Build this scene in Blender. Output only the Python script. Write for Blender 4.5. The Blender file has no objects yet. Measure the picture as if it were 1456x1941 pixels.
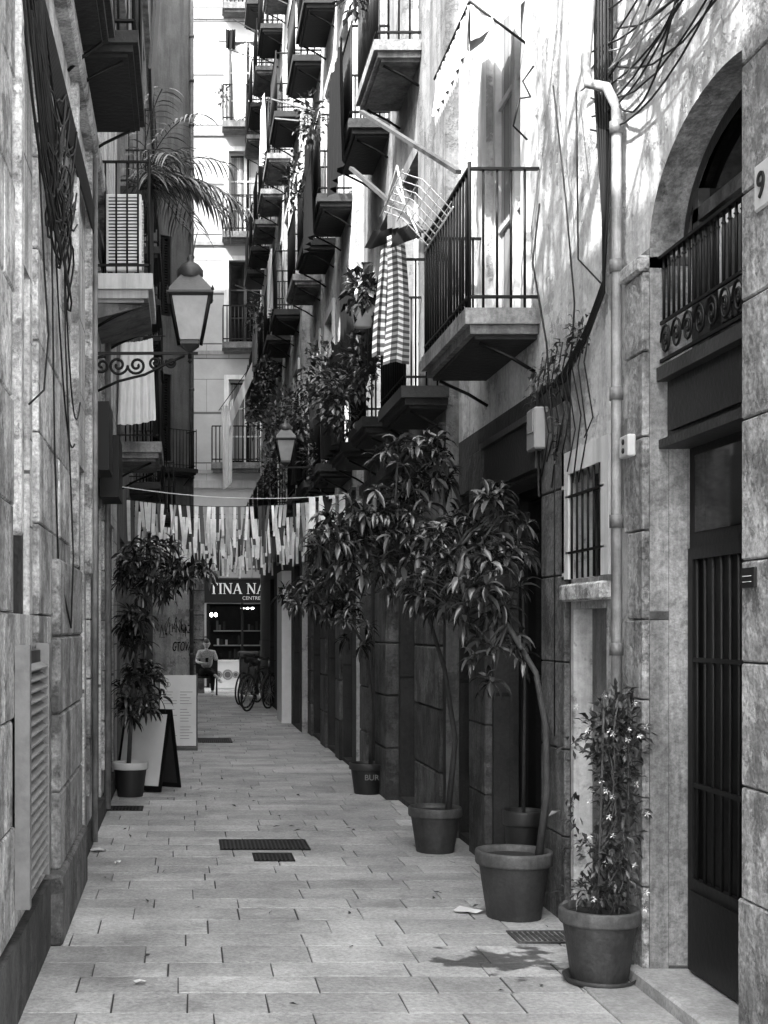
import bpy, math, random
from mathutils import Vector, Matrix
R=random.Random(7)
sc=bpy.context.scene
V=Vector
# ------------------------------------------------------------ materials
MATS={}
def mat(name,g,rough=.8,var=.35,scale=3.0,bump=.3,bscale=30,kind='plain',metal=0,spec=.5,**k):
    m=bpy.data.materials.new(name); m.use_nodes=True
    nt=m.node_tree; N=nt.nodes; L=nt.links
    b=N['Principled BSDF']; b.inputs['Roughness'].default_value=rough; b.inputs['Metallic'].default_value=metal
    b.inputs['Specular IOR Level'].default_value=spec
    tc=N.new('ShaderNodeTexCoord')
    at=N.new('ShaderNodeAttribute'); at.attribute_name='tone'
    def mul(a,bb,val=None):
        x=N.new('ShaderNodeMath'); x.operation='MULTIPLY'; L.new(a,x.inputs[0])
        if bb is not None: L.new(bb,x.inputs[1])
        else: x.inputs[1].default_value=val
        return x.outputs[0]
    if k.get('simple'):
        c=mul(at.outputs['Fac'],None,g)
    else:
        n1=N.new('ShaderNodeTexNoise'); n1.inputs['Scale'].default_value=scale; n1.inputs['Detail'].default_value=5; n1.inputs['Roughness'].default_value=.68
        L.new(tc.outputs['Object'],n1.inputs['Vector'])
        mr=N.new('ShaderNodeMapRange'); mr.inputs[1].default_value=.32; mr.inputs[2].default_value=.68
        mr.inputs[3].default_value=1-var; mr.inputs[4].default_value=1+var*.6
        L.new(n1.outputs[0],mr.inputs[0])
        c=mul(mr.outputs[0],None,g); c=mul(c,at.outputs['Fac'])
    hgt=None
    if k.get('streak',0):
        mp=N.new('ShaderNodeMapping'); mp.inputs['Scale'].default_value=(4,4,.35)
        L.new(tc.outputs['Object'],mp.inputs[0])
        n3=N.new('ShaderNodeTexNoise'); n3.inputs['Scale'].default_value=1.6; n3.inputs['Detail'].default_value=6; n3.inputs['Roughness'].default_value=.7
        L.new(mp.outputs[0],n3.inputs['Vector'])
        m3=N.new('ShaderNodeMapRange'); m3.inputs[1].default_value=.45; m3.inputs[2].default_value=.62; m3.inputs[3].default_value=1; m3.inputs[4].default_value=1-k['streak']
        L.new(n3.outputs[0],m3.inputs[0]); c=mul(c,m3.outputs[0])
    if k.get('patch',0):
        n4=N.new('ShaderNodeTexNoise'); n4.inputs['Scale'].default_value=k.get('pscale',2.2); n4.inputs['Detail'].default_value=8; n4.inputs['Roughness'].default_value=.75
        L.new(tc.outputs['Object'],n4.inputs['Vector'])
        m4=N.new('ShaderNodeMapRange'); m4.inputs[1].default_value=.53; m4.inputs[2].default_value=.57; m4.inputs[3].default_value=1; m4.inputs[4].default_value=1-k['patch']
        L.new(n4.outputs[0],m4.inputs[0]); c=mul(c,m4.outputs[0]); hgt=m4.outputs[0]
    if k.get('fine',0):
        n5=N.new('ShaderNodeTexNoise'); n5.inputs['Scale'].default_value=k.get('fscale',45); n5.inputs['Detail'].default_value=4; n5.inputs['Roughness'].default_value=.8
        L.new(tc.outputs['Object'],n5.inputs['Vector'])
        m5=N.new('ShaderNodeMapRange'); m5.inputs[1].default_value=.35; m5.inputs[2].default_value=.65; m5.inputs[3].default_value=1-k['fine']; m5.inputs[4].default_value=1+k['fine']*.5
        L.new(n5.outputs[0],m5.inputs[0]); c=mul(c,m5.outputs[0])
    if k.get('wet'):
        n6=N.new('ShaderNodeTexNoise'); n6.inputs['Scale'].default_value=5; n6.inputs['Detail'].default_value=6
        L.new(tc.outputs['Object'],n6.inputs['Vector'])
        vm=N.new('ShaderNodeVectorMath'); vm.operation='DISTANCE'; L.new(tc.outputs['Object'],vm.inputs[0]); vm.inputs[1].default_value=(1.5,6.3,0)
        ad=N.new('ShaderNodeMath'); ad.operation='MULTIPLY_ADD'; L.new(n6.outputs[0],ad.inputs[0]); ad.inputs[1].default_value=-1.3; L.new(vm.outputs['Value'],ad.inputs[2])
        m6=N.new('ShaderNodeMapRange'); m6.inputs[1].default_value=-.5; m6.inputs[2].default_value=-.42; m6.inputs[3].default_value=.2; m6.inputs[4].default_value=1
        L.new(ad.outputs[0],m6.inputs[0]); c=mul(c,m6.outputs[0])
    if kind=='ashlar':
        br=N.new('ShaderNodeTexBrick'); br.inputs['Scale'].default_value=1
        br.inputs['Brick Width'].default_value=k.get('bw',.85); br.inputs['Row Height'].default_value=k.get('rh',.43)
        br.inputs['Mortar Size'].default_value=k.get('ms',.006); br.inputs['Mortar Smooth'].default_value=.3
        br.inputs['Color1'].default_value=(1,1,1,1); br.inputs['Color2'].default_value=(.82,.82,.82,1); br.inputs['Mortar'].default_value=(.25,.25,.25,1)
        L.new(tc.outputs['UV'],br.inputs['Vector']); 
        bw=N.new('ShaderNodeRGBToBW'); L.new(br.outputs['Color'],bw.inputs[0]); c=mul(c,bw.outputs[0])
        iv=N.new('ShaderNodeMath'); iv.operation='SUBTRACT'; iv.inputs[0].default_value=1; L.new(br.outputs['Fac'],iv.inputs[1]); hgt=iv.outputs[0]
    cc=N.new('ShaderNodeCombineColor')
    for i in range(3): L.new(c,cc.inputs[i])
    L.new(cc.outputs[0],b.inputs['Base Color'])
    if not k.get('simple'):
        n2=N.new('ShaderNodeTexNoise'); n2.inputs['Scale'].default_value=bscale; n2.inputs['Detail'].default_value=4
        L.new(tc.outputs['Object'],n2.inputs['Vector'])
        bp=N.new('ShaderNodeBump'); bp.inputs['Strength'].default_value=bump; bp.inputs['Distance'].default_value=.014
        L.new(n2.outputs[0],bp.inputs['Height'])
        out=bp.outputs[0]
        if hgt is not None:
            b2=N.new('ShaderNodeBump'); b2.inputs['Strength'].default_value=.8; b2.inputs['Distance'].default_value=.014
            L.new(hgt,b2.inputs['Height']); L.new(out,b2.inputs['Normal']); out=b2.outputs[0]
        L.new(out,b.inputs['Normal'])
    if k.get('emit'):
        b.inputs['Emission Color'].default_value=(1,1,1,1); b.inputs['Emission Strength'].default_value=k['emit']
    MATS[name]=m; return m
mat('paver',.45,.6,.38,1.3,.4,60,fine=.35,wet=1,patch=.16,pscale=1.1)
mat('mortar',.04,.9,simple=1)
mat('ground',.42,.9,.3)
mat('threshold',.32,.7,.3,4,.4,30,fine=.3)
mat('ashlar_light',.6,.85,.4,3,.8,25,'ashlar',streak=.55,fine=.45)
mat('ashlar_right',.3,.85,.4,3,.8,25,'ashlar',streak=.45,fine=.45)
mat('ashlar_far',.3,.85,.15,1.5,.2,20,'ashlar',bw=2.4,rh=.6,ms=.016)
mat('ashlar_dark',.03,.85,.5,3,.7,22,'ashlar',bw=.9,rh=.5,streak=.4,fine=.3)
mat('stone_block',.5,.85,.55,4,1.0,22,streak=.45,patch=.45,pscale=3,fine=.5)
mat('stone_dark',.07,.85,.6,5,.9,22,streak=.5,patch=.4,fine=.4)
mat('plaster_light',.47,.85,.22,2.5,.7,18,streak=.3,patch=.4,pscale=2.1,fine=.2,fscale=25)
mat('plaster_mid',.17,.85,.35,2.5,.5,18,streak=.5,patch=.3,fine=.2)
mat('plaster_grey',.14,.85,.3,1.2,.4,18,streak=.35,fine=.2)
mat('plaster_white',.5,.8,.15,2,.3,18,streak=.3)
mat('concrete_slab',.22,.85,.5,4,.7,25,streak=.5,fine=.35)
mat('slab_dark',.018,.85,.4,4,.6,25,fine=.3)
mat('iron',.003,.5,simple=1,spec=.2)
mat('iron_grey',.024,.5,.3,10,.1,60)
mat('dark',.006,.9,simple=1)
mat('glass',.003,.08,simple=1,spec=.3)
mat('wood_white',.45,.6,.2,6,.2,40)
mat('wood_dark',.010,.5,.4,6,.3,40,spec=.35)
mat('door_black',.003,.45,.2,6,.1,40,spec=.2)
mat('pipe',.25,.5,.45,8,.2,40,streak=.5)
mat('cable',.004,.6,simple=1,spec=.3)
mat('pot_clay',.038,.6,.45,6,.3,40,streak=.4,fine=.3)
mat('pot_dark',.012,.5,.3,6,.2,40)
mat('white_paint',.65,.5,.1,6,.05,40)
mat('soil',.015,.95,.4,20,.8,40)
mat('leaf',.018,.27,simple=1,spec=.55)
mat('leaf_small',.017,.38,simple=1)
mat('flower',.8,.6,simple=1)
mat('bark',.045,.85,.4,12,.5,40)
mat('cloth_white',.65,.9,.1,4,.1,60)
mat('cloth_grey',.15,.9,.2,4,.1,60)
mat('shirt_print',.34,.9,.6,40,.1,60)
mat('cloth_black',.004,.9,simple=1,spec=.2)
mat('stripe_strips',.65,.8,.25,8,.1,60)
mat('board_white',.5,.6,.12,2,.05,30)
mat('chalk',.01,.7,.3)
mat('ink',.004,.7,simple=1,spec=.3); mat('ink_grey',.16,.7,simple=1)
mat('skin',.36,.6,simple=1); mat('hair',.01,.6,.2,30,.3,90)
mat('rubber',.008,.8,simple=1); mat('metal',.4,.3,simple=1,metal=.8)
mat('lamp_glass',.22,.15,.3,3,.0,10)
mat('bulb',.8,.5,simple=1,emit=12.0)
# ------------------------------------------------------------ mesh accumulator
class M:
    def __init__(s): s.v=[];s.f=[];s.m=[];s.t=[];s.s=[];s.mats=[]
    def mi(s,n):
        if n not in s.mats: s.mats.append(n)
        return s.mats.index(n)
    def face(s,pts,mat,tone=1,smooth=False):
        b=len(s.v); s.v+= [tuple(p) for p in pts]; s.f.append(tuple(range(b,b+len(pts)))); s.m.append(s.mi(mat)); s.t.append(tone); s.s.append(smooth)
    def raw(s,vs,fs,mat,tone=1,smooth=False):
        b=len(s.v); s.v+=[tuple(p) for p in vs]; i=s.mi(mat)
        for f in fs: s.f.append(tuple(b+q for q in f)); s.m.append(i); s.t.append(tone); s.s.append(smooth)
    def box(s,x0,x1,y0,y1,z0,z1,mat,tone=1):
        if x0>x1:x0,x1=x1,x0
        if y0>y1:y0,y1=y1,y0
        vs=[(x0,y0,z0),(x1,y0,z0),(x1,y1,z0),(x0,y1,z0),(x0,y0,z1),(x1,y0,z1),(x1,y1,z1),(x0,y1,z1)]
        s.raw(vs,[(0,3,2,1),(4,5,6,7),(0,1,5,4),(1,2,6,5),(2,3,7,6),(3,0,4,7)],mat,tone)
    def cbox(s,x0,x1,y0,y1,z0,z1,c,mat,tone=1):
        if x0>x1:x0,x1=x1,x0
        vs=[]
        fs=[]
        X=[x0,x0+c,x1-c,x1];Y=[y0,y0+c,y1-c,y1];Z=[z0,z0+c,z1-c,z1]
        def P(*p): vs.append(p); return len(vs)-1
        g={}
        for ax in range(3):
            for side in (0,3):
                q=[]
                for (a,b) in ((1,1),(2,1),(2,2),(1,2)):
                    idx=[0,0,0]; idx[ax]=side; o=[i for i in range(3) if i!=ax]; idx[o[0]]=a; idx[o[1]]=b
                    k=(ax,tuple(idx)); g[k]=P(X[idx[0]],Y[idx[1]],Z[idx[2]]); q.append(g[k])
                if (side==3)==(ax!=1): fs.append(tuple(q))
                else: fs.append(tuple(reversed(q)))
        S=(0,3);T={0:1,3:2}
        for sx in S:
            for sy in S:
                a=g[(0,(sx,T[sy],1))];b=g[(0,(sx,T[sy],2))];c2=g[(1,(T[sx],sy,2))];d=g[(1,(T[sx],sy,1))]
                fs.append((a,b,c2,d))
            for sz in S:
                fs.append((g[(0,(sx,1,T[sz]))],g[(0,(sx,2,T[sz]))],g[(2,(T[sx],2,sz))],g[(2,(T[sx],1,sz))]))
        for sy in S:
            for sz in S:
                fs.append((g[(1,(1,sy,T[sz]))],g[(1,(2,sy,T[sz]))],g[(2,(2,T[sy],sz))],g[(2,(1,T[sy],sz))]))
        for sx in S:
            for sy in S:
                for sz in S:
                    fs.append((g[(0,(sx,T[sy],T[sz]))],g[(1,(T[sx],sy,T[sz]))],g[(2,(T[sx],T[sy],sz))]))
        s.raw(vs,fs,mat,tone)
    def bar(s,a,b,w,h,mat,tone=1,up=V((0,0,1))):
        a=V(a);b=V(b);d=(b-a).normalized()
        if abs(d.dot(up))>.98: up=V((0,1,0))
        r=d.cross(up).normalized()*w/2; u=r.cross(d).normalized()*h/2
        vs=[a-r-u,a+r-u,a+r+u,a-r+u,b-r-u,b+r-u,b+r+u,b-r+u]
        s.raw(vs,[(0,1,2,3),(7,6,5,4),(0,4,5,1),(1,5,6,2),(2,6,7,3),(3,7,4,0)],mat,tone)
    def tube(s,pts,r,mat,n=6,tone=1,closed=False):
        pts=[V(p) for p in pts]; k=len(pts)
        rs=r if isinstance(r,(list,tuple)) else [r]*k
        vs=[];fs=[]
        prev=None
        for i,p in enumerate(pts):
            if closed: d=pts[(i+1)%k]-pts[i-1]
            else: d=pts[min(i+1,k-1)]-pts[max(i-1,0)]
            if d.length<1e-9: d=V((0,0,1))
            d.normalize()
            if prev is None:
                ref=V((0,0,1)) if abs(d.z)<.9 else V((1,0,0))
                a=d.cross(ref).normalized()
            else:
                a=prev-d*prev.dot(d)
                a.normalize()
            prev=a; b=d.cross(a)
            for j in range(n):
                t=2*math.pi*j/n; vs.append(p+(a*math.cos(t)+b*math.sin(t))*rs[i])
        for i in range(k if closed else k-1):
            i2=(i+1)%k
            for j in range(n):
                j2=(j+1)%n; fs.append((i*n+j,i*n+j2,i2*n+j2,i2*n+j))
        if not closed: fs.append(tuple(reversed(range(n)))); fs.append(tuple((k-1)*n+j for j in range(n)))
        s.raw(vs,fs,mat,tone,True)
    def lathe(s,c,prof,mat,n=28,tone=1,axis='z',smooth=True,phase=0):
        vs=[];fs=[]
        for (r,h) in prof:
            for j in range(n):
                t=2*math.pi*(j+phase)/n; a,b=r*math.cos(t),r*math.sin(t)
                p=(a,b,h) if axis=='z' else ((h,a,b) if axis=='x' else (a,h,b))
                vs.append((c[0]+p[0],c[1]+p[1],c[2]+p[2]))
        for i in range(len(prof)-1):
            for j in range(n):
                j2=(j+1)%n; fs.append((i*n+j,i*n+j2,(i+1)*n+j2,(i+1)*n+j))
        s.raw(vs,fs,mat,tone,smooth)
    def build(s,name,parent=None,loc=None,rot=0):
        me=bpy.data.meshes.new(name); me.from_pydata(s.v,[],s.f); 
        for n in s.mats: me.materials.append(MATS[n])
        me.polygons.foreach_set('material_index',s.m); me.polygons.foreach_set('use_smooth',s.s)
        me.update()
        uv=me.uv_layers.new(name='UVMap'); ca=me.color_attributes.new('tone','FLOAT_COLOR','CORNER')
        uvs=[];cols=[]
        for p in me.polygons:
            n=p.normal; ax=max(range(3),key=lambda i:abs(n[i])); t=s.t[p.index]
            for vi in p.vertices:
                c=s.v[vi]
                uvs+= [c[1],c[2]] if ax==0 else ([c[0],c[2]] if ax==1 else [c[0],c[1]])
                cols+=[t,t,t,1]
        uv.data.foreach_set('uv',uvs); ca.data.foreach_set('color',cols)
        o=bpy.data.objects.new(name,me); sc.collection.objects.link(o)
        if parent: o.parent=parent
        if loc: o.location=loc
        if rot: o.rotation_euler[2]=rot
        return o
def empty(name,loc=(0,0,0)):
    o=bpy.data.objects.new(name,None); o.empty_display_size=.2; o.location=loc; sc.collection.objects.link(o); return o
def text(s,size,loc,rot,matn,parent=None,name='lettering',shear=0,ax='LEFT',ext=.003,sx=1):
    c=bpy.data.curves.new(name,'FONT'); c.body=s; c.size=size; c.extrude=ext; c.shear=shear; c.align_x=ax
    c.materials.append(MATS[matn]); o=bpy.data.objects.new(name,c); o.location=loc; o.rotation_euler=rot; o.scale=(sx,1,1)
    sc.collection.objects.link(o)
    dg=bpy.context.evaluated_depsgraph_get(); me=bpy.data.meshes.new_from_object(o.evaluated_get(dg))
    ca=me.color_attributes.new('tone','FLOAT_COLOR','CORNER'); ca.data.foreach_set('color',[1.0]*(4*len(me.loops)))
    o2=bpy.data.objects.new(name,me); o2.location=loc; o2.rotation_euler=rot; o2.scale=(sx,1,1); sc.collection.objects.link(o2)
    bpy.data.objects.remove(o)
    if parent: o2.parent=parent
    return o2
# ------------------------------------------------------------ facade
def facade(m,org,dr,nr,u0,u1,z0,z1,ops,matf,rec=.2,zb=(),ub=()):
    org=V((org[0],org[1],0)); dr=V((dr[0],dr[1],0)).normalized(); nr=V((nr[0],nr[1],0)).normalized()
    def P(u,z,o=0): return org+dr*u+nr*o+V((0,0,z))
    def q(a,b,c,d,o,mt,t=1): m.face([P(a,c,o),P(b,c,o),P(b,d,o),P(a,d,o)],mt,t)
    def bx(a,b,c,d,o0,o1,mt,t=1):
        vs=[P(a,c,o0),P(b,c,o0),P(b,c,o1),P(a,c,o1),P(a,d,o0),P(b,d,o0),P(b,d,o1),P(a,d,o1)]
        m.raw(vs,[(0,3,2,1),(4,5,6,7),(0,1,5,4),(1,2,6,5),(2,3,7,6),(3,0,4,7)],mt,t)
    us=sorted(set([u0,u1]+[o[0] for o in ops]+[o[1] for o in ops]+list(ub)))
    zs=sorted(set([z0,z1]+[o[2] for o in ops]+[o[3] for o in ops]+list(zb)))
    us=[u for u in us if u0<=u<=u1]; zs=[z for z in zs if z0<=z<=z1]
    for i in range(len(us)-1):
        for j in range(len(zs)-1):
            uc=(us[i]+us[i+1])/2; zc=(zs[j]+zs[j+1])/2
            if any(o[0]<uc<o[1] and o[2]<zc<o[3] for o in ops): continue
            q(us[i],us[i+1],zs[j],zs[j+1],0,matf(uc,zc))
    for o in ops:
        a,b,c,d=o[:4]; kind=o[4]; r=o[5] if len(o)>5 else rec
        mt=matf(a-.05,(c+d)/2)
        m.face([P(a,c),P(a,d),P(a,d,-r),P(a,c,-r)],mt); m.face([P(b,c),P(b,d),P(b,d,-r),P(b,c,-r)],mt)
        m.face([P(a,d),P(b,d),P(b,d,-r),P(a,d,-r)],mt,.8); m.face([P(a,c),P(b,c),P(b,c,-r),P(a,c,-r)],mt)
        if kind=='hole': continue
        w=.055; fm={'win':'wood_white','shut':'wood_white','french':'wood_white','door':'door_black','dark':'wood_dark','shop':'iron','shutdark':'wood_dark','plain':'plaster_white','roll':'iron_grey'}[kind]
        back={'plain':'plaster_mid','roll':'iron_grey'}.get(kind,'glass')
        q(a,b,c,d,-r,back)
        if kind=='plain': continue
        if kind=='roll':
            z=c
            while z<d-.05: bx(a,b,z,z+.05,-r,-r+.02,'iron_grey',R.uniform(.8,1.1)); z+=.075
            continue
        bx(a,a+w,c,d,-r,-r+.05,fm); bx(b-w,b,c,d,-r,-r+.05,fm); bx(a+w,b-w,d-w,d,-r,-r+.048,fm); bx(a+w,b-w,c,c+w,-r,-r+.048,fm)
        mid=(a+b)/2
        if kind in('win','french','dark','shop'):
            bx(mid-.04,mid+.04,c+w,d-w,-r,-r+.045,fm)
            n=1 if kind=='shop' else 2
            for k2 in range(1,n+1):
                zz=c+(d-c)*k2/(n+1); bx(a+w,b-w,zz-.02,zz+.02,-r,-r+.03,fm)
            if kind=='french':
                x=a+w; 
                while x<b-w-.05:
                    if abs(x+.03-mid)>.08: bx(x,x+.05,c+.1,d-.1,-r+.002,-r+.006+.008*R.random(),'cloth_white',R.uniform(.15,.45))
                    x+=.055
        if kind in('shut','shutdark'):
            bx(mid-.03,mid+.03,c+w,d-w,-r,-r+.06,fm)
            z=c+w
            while z<d-w-.03:
                bx(a+w,b-w,z,z+.035,-r+.005,-r+.03,fm,R.uniform(.75,1)); z+=.06
        if kind=='door':
            for s0,s1 in((a+w,mid-.01),(mid+.01,b-w)):
                bx(s0,s1,c+.03,d-.02,-r,-r+.03,fm)
                h=(d-c)
                for k0,k1 in((.04,.3),(.36,.95)):
                    bx(s0+.06,s1-.06,c+h*k0,c+h*k1,-r,-r+.045,fm,1.5)
                    bx(s0+.1,s1-.1,c+h*k0+.05,c+h*k1-.05,-r,-r+.06,fm,.9)
        if len(o)>6 and o[6]:
            t=.12; pr=.03
            bx(a-t,a,c,d+t,0,pr,o[6]); bx(b,b+t,c,d+t,0,pr,o[6]); bx(a,b,d,d+t,0,pr,o[6])
# ------------------------------------------------------------ balconies
def balcony(xw,sg,y0,y1,z,proj=.42,rh=.85,t=.16,slab='concrete_slab',name='balcony',under=None,step=.085):
    m=M(); xo=xw+sg*proj; e=.004*sg
    def b(xa,xb,*a,**k): m.box(min(xa,xb),max(xa,xb),*a,**k)
    xs=xw+e
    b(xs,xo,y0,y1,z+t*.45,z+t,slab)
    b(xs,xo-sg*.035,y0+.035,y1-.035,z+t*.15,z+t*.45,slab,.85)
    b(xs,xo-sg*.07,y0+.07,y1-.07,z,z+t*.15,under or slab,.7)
    zt=z+t; zr=zt+rh; i=xo-sg*.03
    for zz in (zt+.07,zr):
        m.bar((i,y0+.03,zz),(i,y1-.03,zz),.03,.014,'iron'); m.bar((xs,y0+.03,zz),(i,y0+.03,zz),.014,.03,'iron',up=V((0,1,0))) ; m.bar((xs,y1-.03,zz),(i,y1-.03,zz),.014,.03,'iron',up=V((0,1,0)))
    n=max(2,int((y1-y0-.06)/step))
    for k in range(n+1):
        y=y0+.03+(y1-y0-.06)*k/n
        m.tube([(i,y,zt),(i,y,zr+(.04 if k in(0,n) else 0))],.012 if k in(0,n) else .0085,'iron',5)
    n=max(2,int(proj/step))
    for yy in(y0+.03,y1-.03):
        for k in range(1,n):
            x=xs+(i-xs)*k/n; m.tube([(x,yy,zt),(x,yy,zr)],.0085,'iron',5)
    for yy in (y0+.12,y1-.12):
        m.tube([(xs,yy,z-.18),(xs+sg*proj*.3,yy,z-.1),(xs+sg*proj*.75,yy,z-.01)],.012,'iron',5)
    return m.build(name)
def cloth(m,a,b,L,mat,amp=.02,folds=6,nu=24,nv=8,tone=1,norm=V((1,0,0)),flare=0,ragged=0):
    a=V(a);b=V(b); vs=[];fs=[]; ph=R.uniform(0,6)
    for j in range(nv+1):
        v=j/nv
        for i in range(nu+1):
            u=i/nu; uu=.5+(u-.5)*(1+flare*v)
            p=a.lerp(b,uu)-V((0,0,L*v*(1+ragged*math.sin(u*5+ph))+.02*math.sin(math.pi*u)))
            p+=norm*amp*math.sin(u*folds*6.28+ph+v*1.2)*(.3+.9*v)+norm*.4*amp*math.sin(u*folds*15+v*3+ph)
            vs.append(p)
    for j in range(nv):
        for i in range(nu):
            k=j*(nu+1)+i; fs.append((k,k+1,k+nu+2,k+nu+1))
    m.raw(vs,fs,mat,tone,True)
def gingham(m,x0,x1,y,z1,L,cs=.04,shift=0):
    nu=max(2,int((x1-x0)/cs)); nv=int(L/cs)
    def P(u,v): 
        return (x0+(x1-x0)*u+.02*math.sin(v*3+shift)+ (.015*v)*(u-.5)*4, y+.018*math.sin(u*9+shift+v)*(.4+v), z1-L*v+.02*math.sin(u*3.14))
    for i in range(nu*2):
        for j in range(nv*2):
            u0,u1=i/nu/2,(i+1)/nu/2; v0,v1=j/nv/2,(j+1)/nv/2
            a=i%2; b=j%2
            t=1.1 if (a+b)==0 else (.03 if a+b==2 else .22)
            m.raw([P(u0,v0),P(u1,v0),P(u1,v1),P(u0,v1)],[(0,1,2,3)],'cloth_white',t)
# ------------------------------------------------------------ foliage
def leaf(m,p,d,L,W,mat,droop=.5,tone=1,n=4):
    d=V(d).normalized(); side=d.cross(V((0,0,1)))
    if side.length<.1: side=V((1,0,0))
    side.normalize(); side=(Matrix.Rotation(R.uniform(-.7,.7),3,d)@side)
    vs=[]; pos=V(p); dd=d.copy(); ws=[.12,.8,1,.65,.03] if n==4 else [.15,1,.05]
    for i in range(n+1):
        up=side.cross(dd).normalized()
        w=W*.5*ws[i]
        vs+= [pos-side*w+up*w*.35,pos.copy(),pos+side*w+up*w*.35]
        pos=pos+dd*L/n; dd=(dd-V((0,0,droop/n*1.6))).normalized()
    fs=[]
    for i in range(n):
        k=i*3; fs+= [(k,k+1,k+4,k+3),(k+1,k+2,k+5,k+4)]
    m.raw(vs,fs,mat,tone,True)
def whorl(m,p,d,n,L,W,mat='leaf'):
    d=V(d).normalized()
    for i in range(n):
        t=6.283*i/n+R.uniform(-.3,.3); a=d.orthogonal().normalized(); b=d.cross(a)
        ld=a*math.cos(t)+b*math.sin(t)+d*R.uniform(-.1,.9)
        leaf(m,V(p)-d*R.uniform(0,.06),ld,L*R.uniform(.6,1.15),W*R.uniform(.75,1.1),mat,R.uniform(.5,1.5),R.uniform(.3,1.8) if R.random()<.75 else R.uniform(3,6))
def rnd_ball():
    while True:
        p=V((R.uniform(-1,1),R.uniform(-1,1),R.uniform(-1,1)))
        if p.length<=1: return p
def tree(m,trunk,tr,crowns,L=.19,W=.045,xmax=None,xmin=None):
    pts=[V(p) for p in trunk]; n=len(pts)
    m.tube(pts,[tr*(1-.55*i/(n-1)) for i in range(n)],'bark',8)
    for (c,r,num) in crowns:
        c=V(c)
        base=min(pts,key=lambda q:(q-c).length)
        limbs=[]
        for k in range(4):
            e=c+V([rnd_ball()[i]*r[i]*.6 for i in range(3)])
            mid=base.lerp(e,.5)+rnd_ball()*.06
            m.tube([base,mid,e],[tr*.42,tr*.33,tr*.22],'bark',6); limbs+= [mid,e]
        for k in range(num):
            q=rnd_ball(); 
            if q.length<.45 and R.random()<.6: q=q.normalized()*R.uniform(.6,1)
            e=c+V((q[0]*r[0],q[1]*r[1],q[2]*r[2]))
            if xmax and e.x>xmax: e.x=xmax-R.uniform(0,.1)
            if xmin and e.x<xmin: e.x=xmin+R.uniform(0,.1)
            lb=min(limbs,key=lambda w:(w-e).length)
            m.tube([lb,lb.lerp(e,.5)+V((0,0,.03)),e],[tr*.18,tr*.13,tr*.08],'bark',4)
            d=(e-lb); d=d.normalized() if d.length>.01 else V((0,0,1)); d=(d+V((0,0,.5))).normalized()
            whorl(m,e,d,R.randint(8,13),L,W)
def bush(m,c,r,n,L=.06,W=.025,mat='leaf_small',droop=.5):
    c=V(c)
    for k in range(n):
        q=rnd_ball(); q=q*(.5+.5*q.length)
        p=c+V((q[0]*r[0],q[1]*r[1],q[2]*r[2])); d=(q+rnd_ball()*.9)
        leaf(m,p,d if d.length>.05 else V((0,0,1)),L*R.uniform(.6,1.2),W*R.uniform(.7,1.2),mat,droop,R.uniform(.3,2.8),2)
def pot(m,x,y,r,h,mt,rim=None,z=0,saucer=False):
    rim=rim or mt
    zz=z
    if saucer:
        m.lathe((x,y,z+.004),[(0,0),(r*.8,0),(r*.92,.035),(r*.88,.035),(r*.78,.012),(0,.012)],mt); zz=z+.018
    m.lathe((x,y,zz),[(0,0),(r*.68,0),(r*.7,.01),(r*.9,h*.8)],mt)
    m.lathe((x,y,zz),[(r*.9,h*.8),(r*.98,h*.8),(r,h*.83),(r,h*.97),(r*.985,h),(r*.9,h),(r*.88,h*.9)],rim,28,2.2 if rim==mt else .7)
    m.lathe((x,y,zz),[(r*.89,h*.9),(r*.5,h*.92),(0,h*.91)],'soil')
# ============================================================ GROUND
g=M(); g.face([(-300,-300,-.01),(300,-300,-.01),(300,300,-.01),(-300,300,-.01)],'ground'); g.build('ground')
m=M(); m.face([(-3,-3,-.002),(3.5,-3,-.002),(3.5,35,-.002),(-3,35,-.002)],'mortar')
y=-3.0
DR=[(.27,.89,9.47,9.88),(.49,.74,9.0,9.29),(1.7,2.0,6.67,6.9),(-.7,-.38,11.5,11.75),(.2,.65,18.3,19.0)]
while y<35:
    h=R.choice([.25,.27,.3,.33]); xa,xb=(-.75,2.12) if 1<y<29.2 else (-2.9,3.4)
    x=xa-R.uniform(0,.4)
    while x<xb:
        l=R.uniform(.3,.66); a=max(x,xa); b=min(x+l,xb); g2=.0035
        if b-a>.03:
            z=R.uniform(0,.004); t=R.uniform(.76,1.12)
            j=[R.uniform(-.0025,.0025) for _ in range(8)]
            q=[(a+g2+j[0],y+g2+j[1]),(b-g2+j[2],y+g2+j[3]),(b-g2+j[4],y+h-g2+j[5]),(a+g2+j[6],y+h-g2+j[7])]
            c=.004
            ins=[(q[0][0]+c,q[0][1]+c),(q[1][0]-c,q[1][1]+c),(q[2][0]-c,q[2][1]-c),(q[3][0]+c,q[3][1]-c)]
            vs=[(p[0],p[1],-.006) for p in q]+[(p[0],p[1],z-.0015+.004) for p in q]+[(p[0],p[1],z+.004) for p in ins]
            fs=[(8,9,10,11)]+[(i,(i+1)%4,4+(i+1)%4,4+i) for i in range(4)]+[(4+i,4+(i+1)%4,8+(i+1)%4,8+i) for i in range(4)]
            m.raw(vs,fs,'paver',t)
        x+=l
    y+=h
m.build('stone_pavement')
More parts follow.
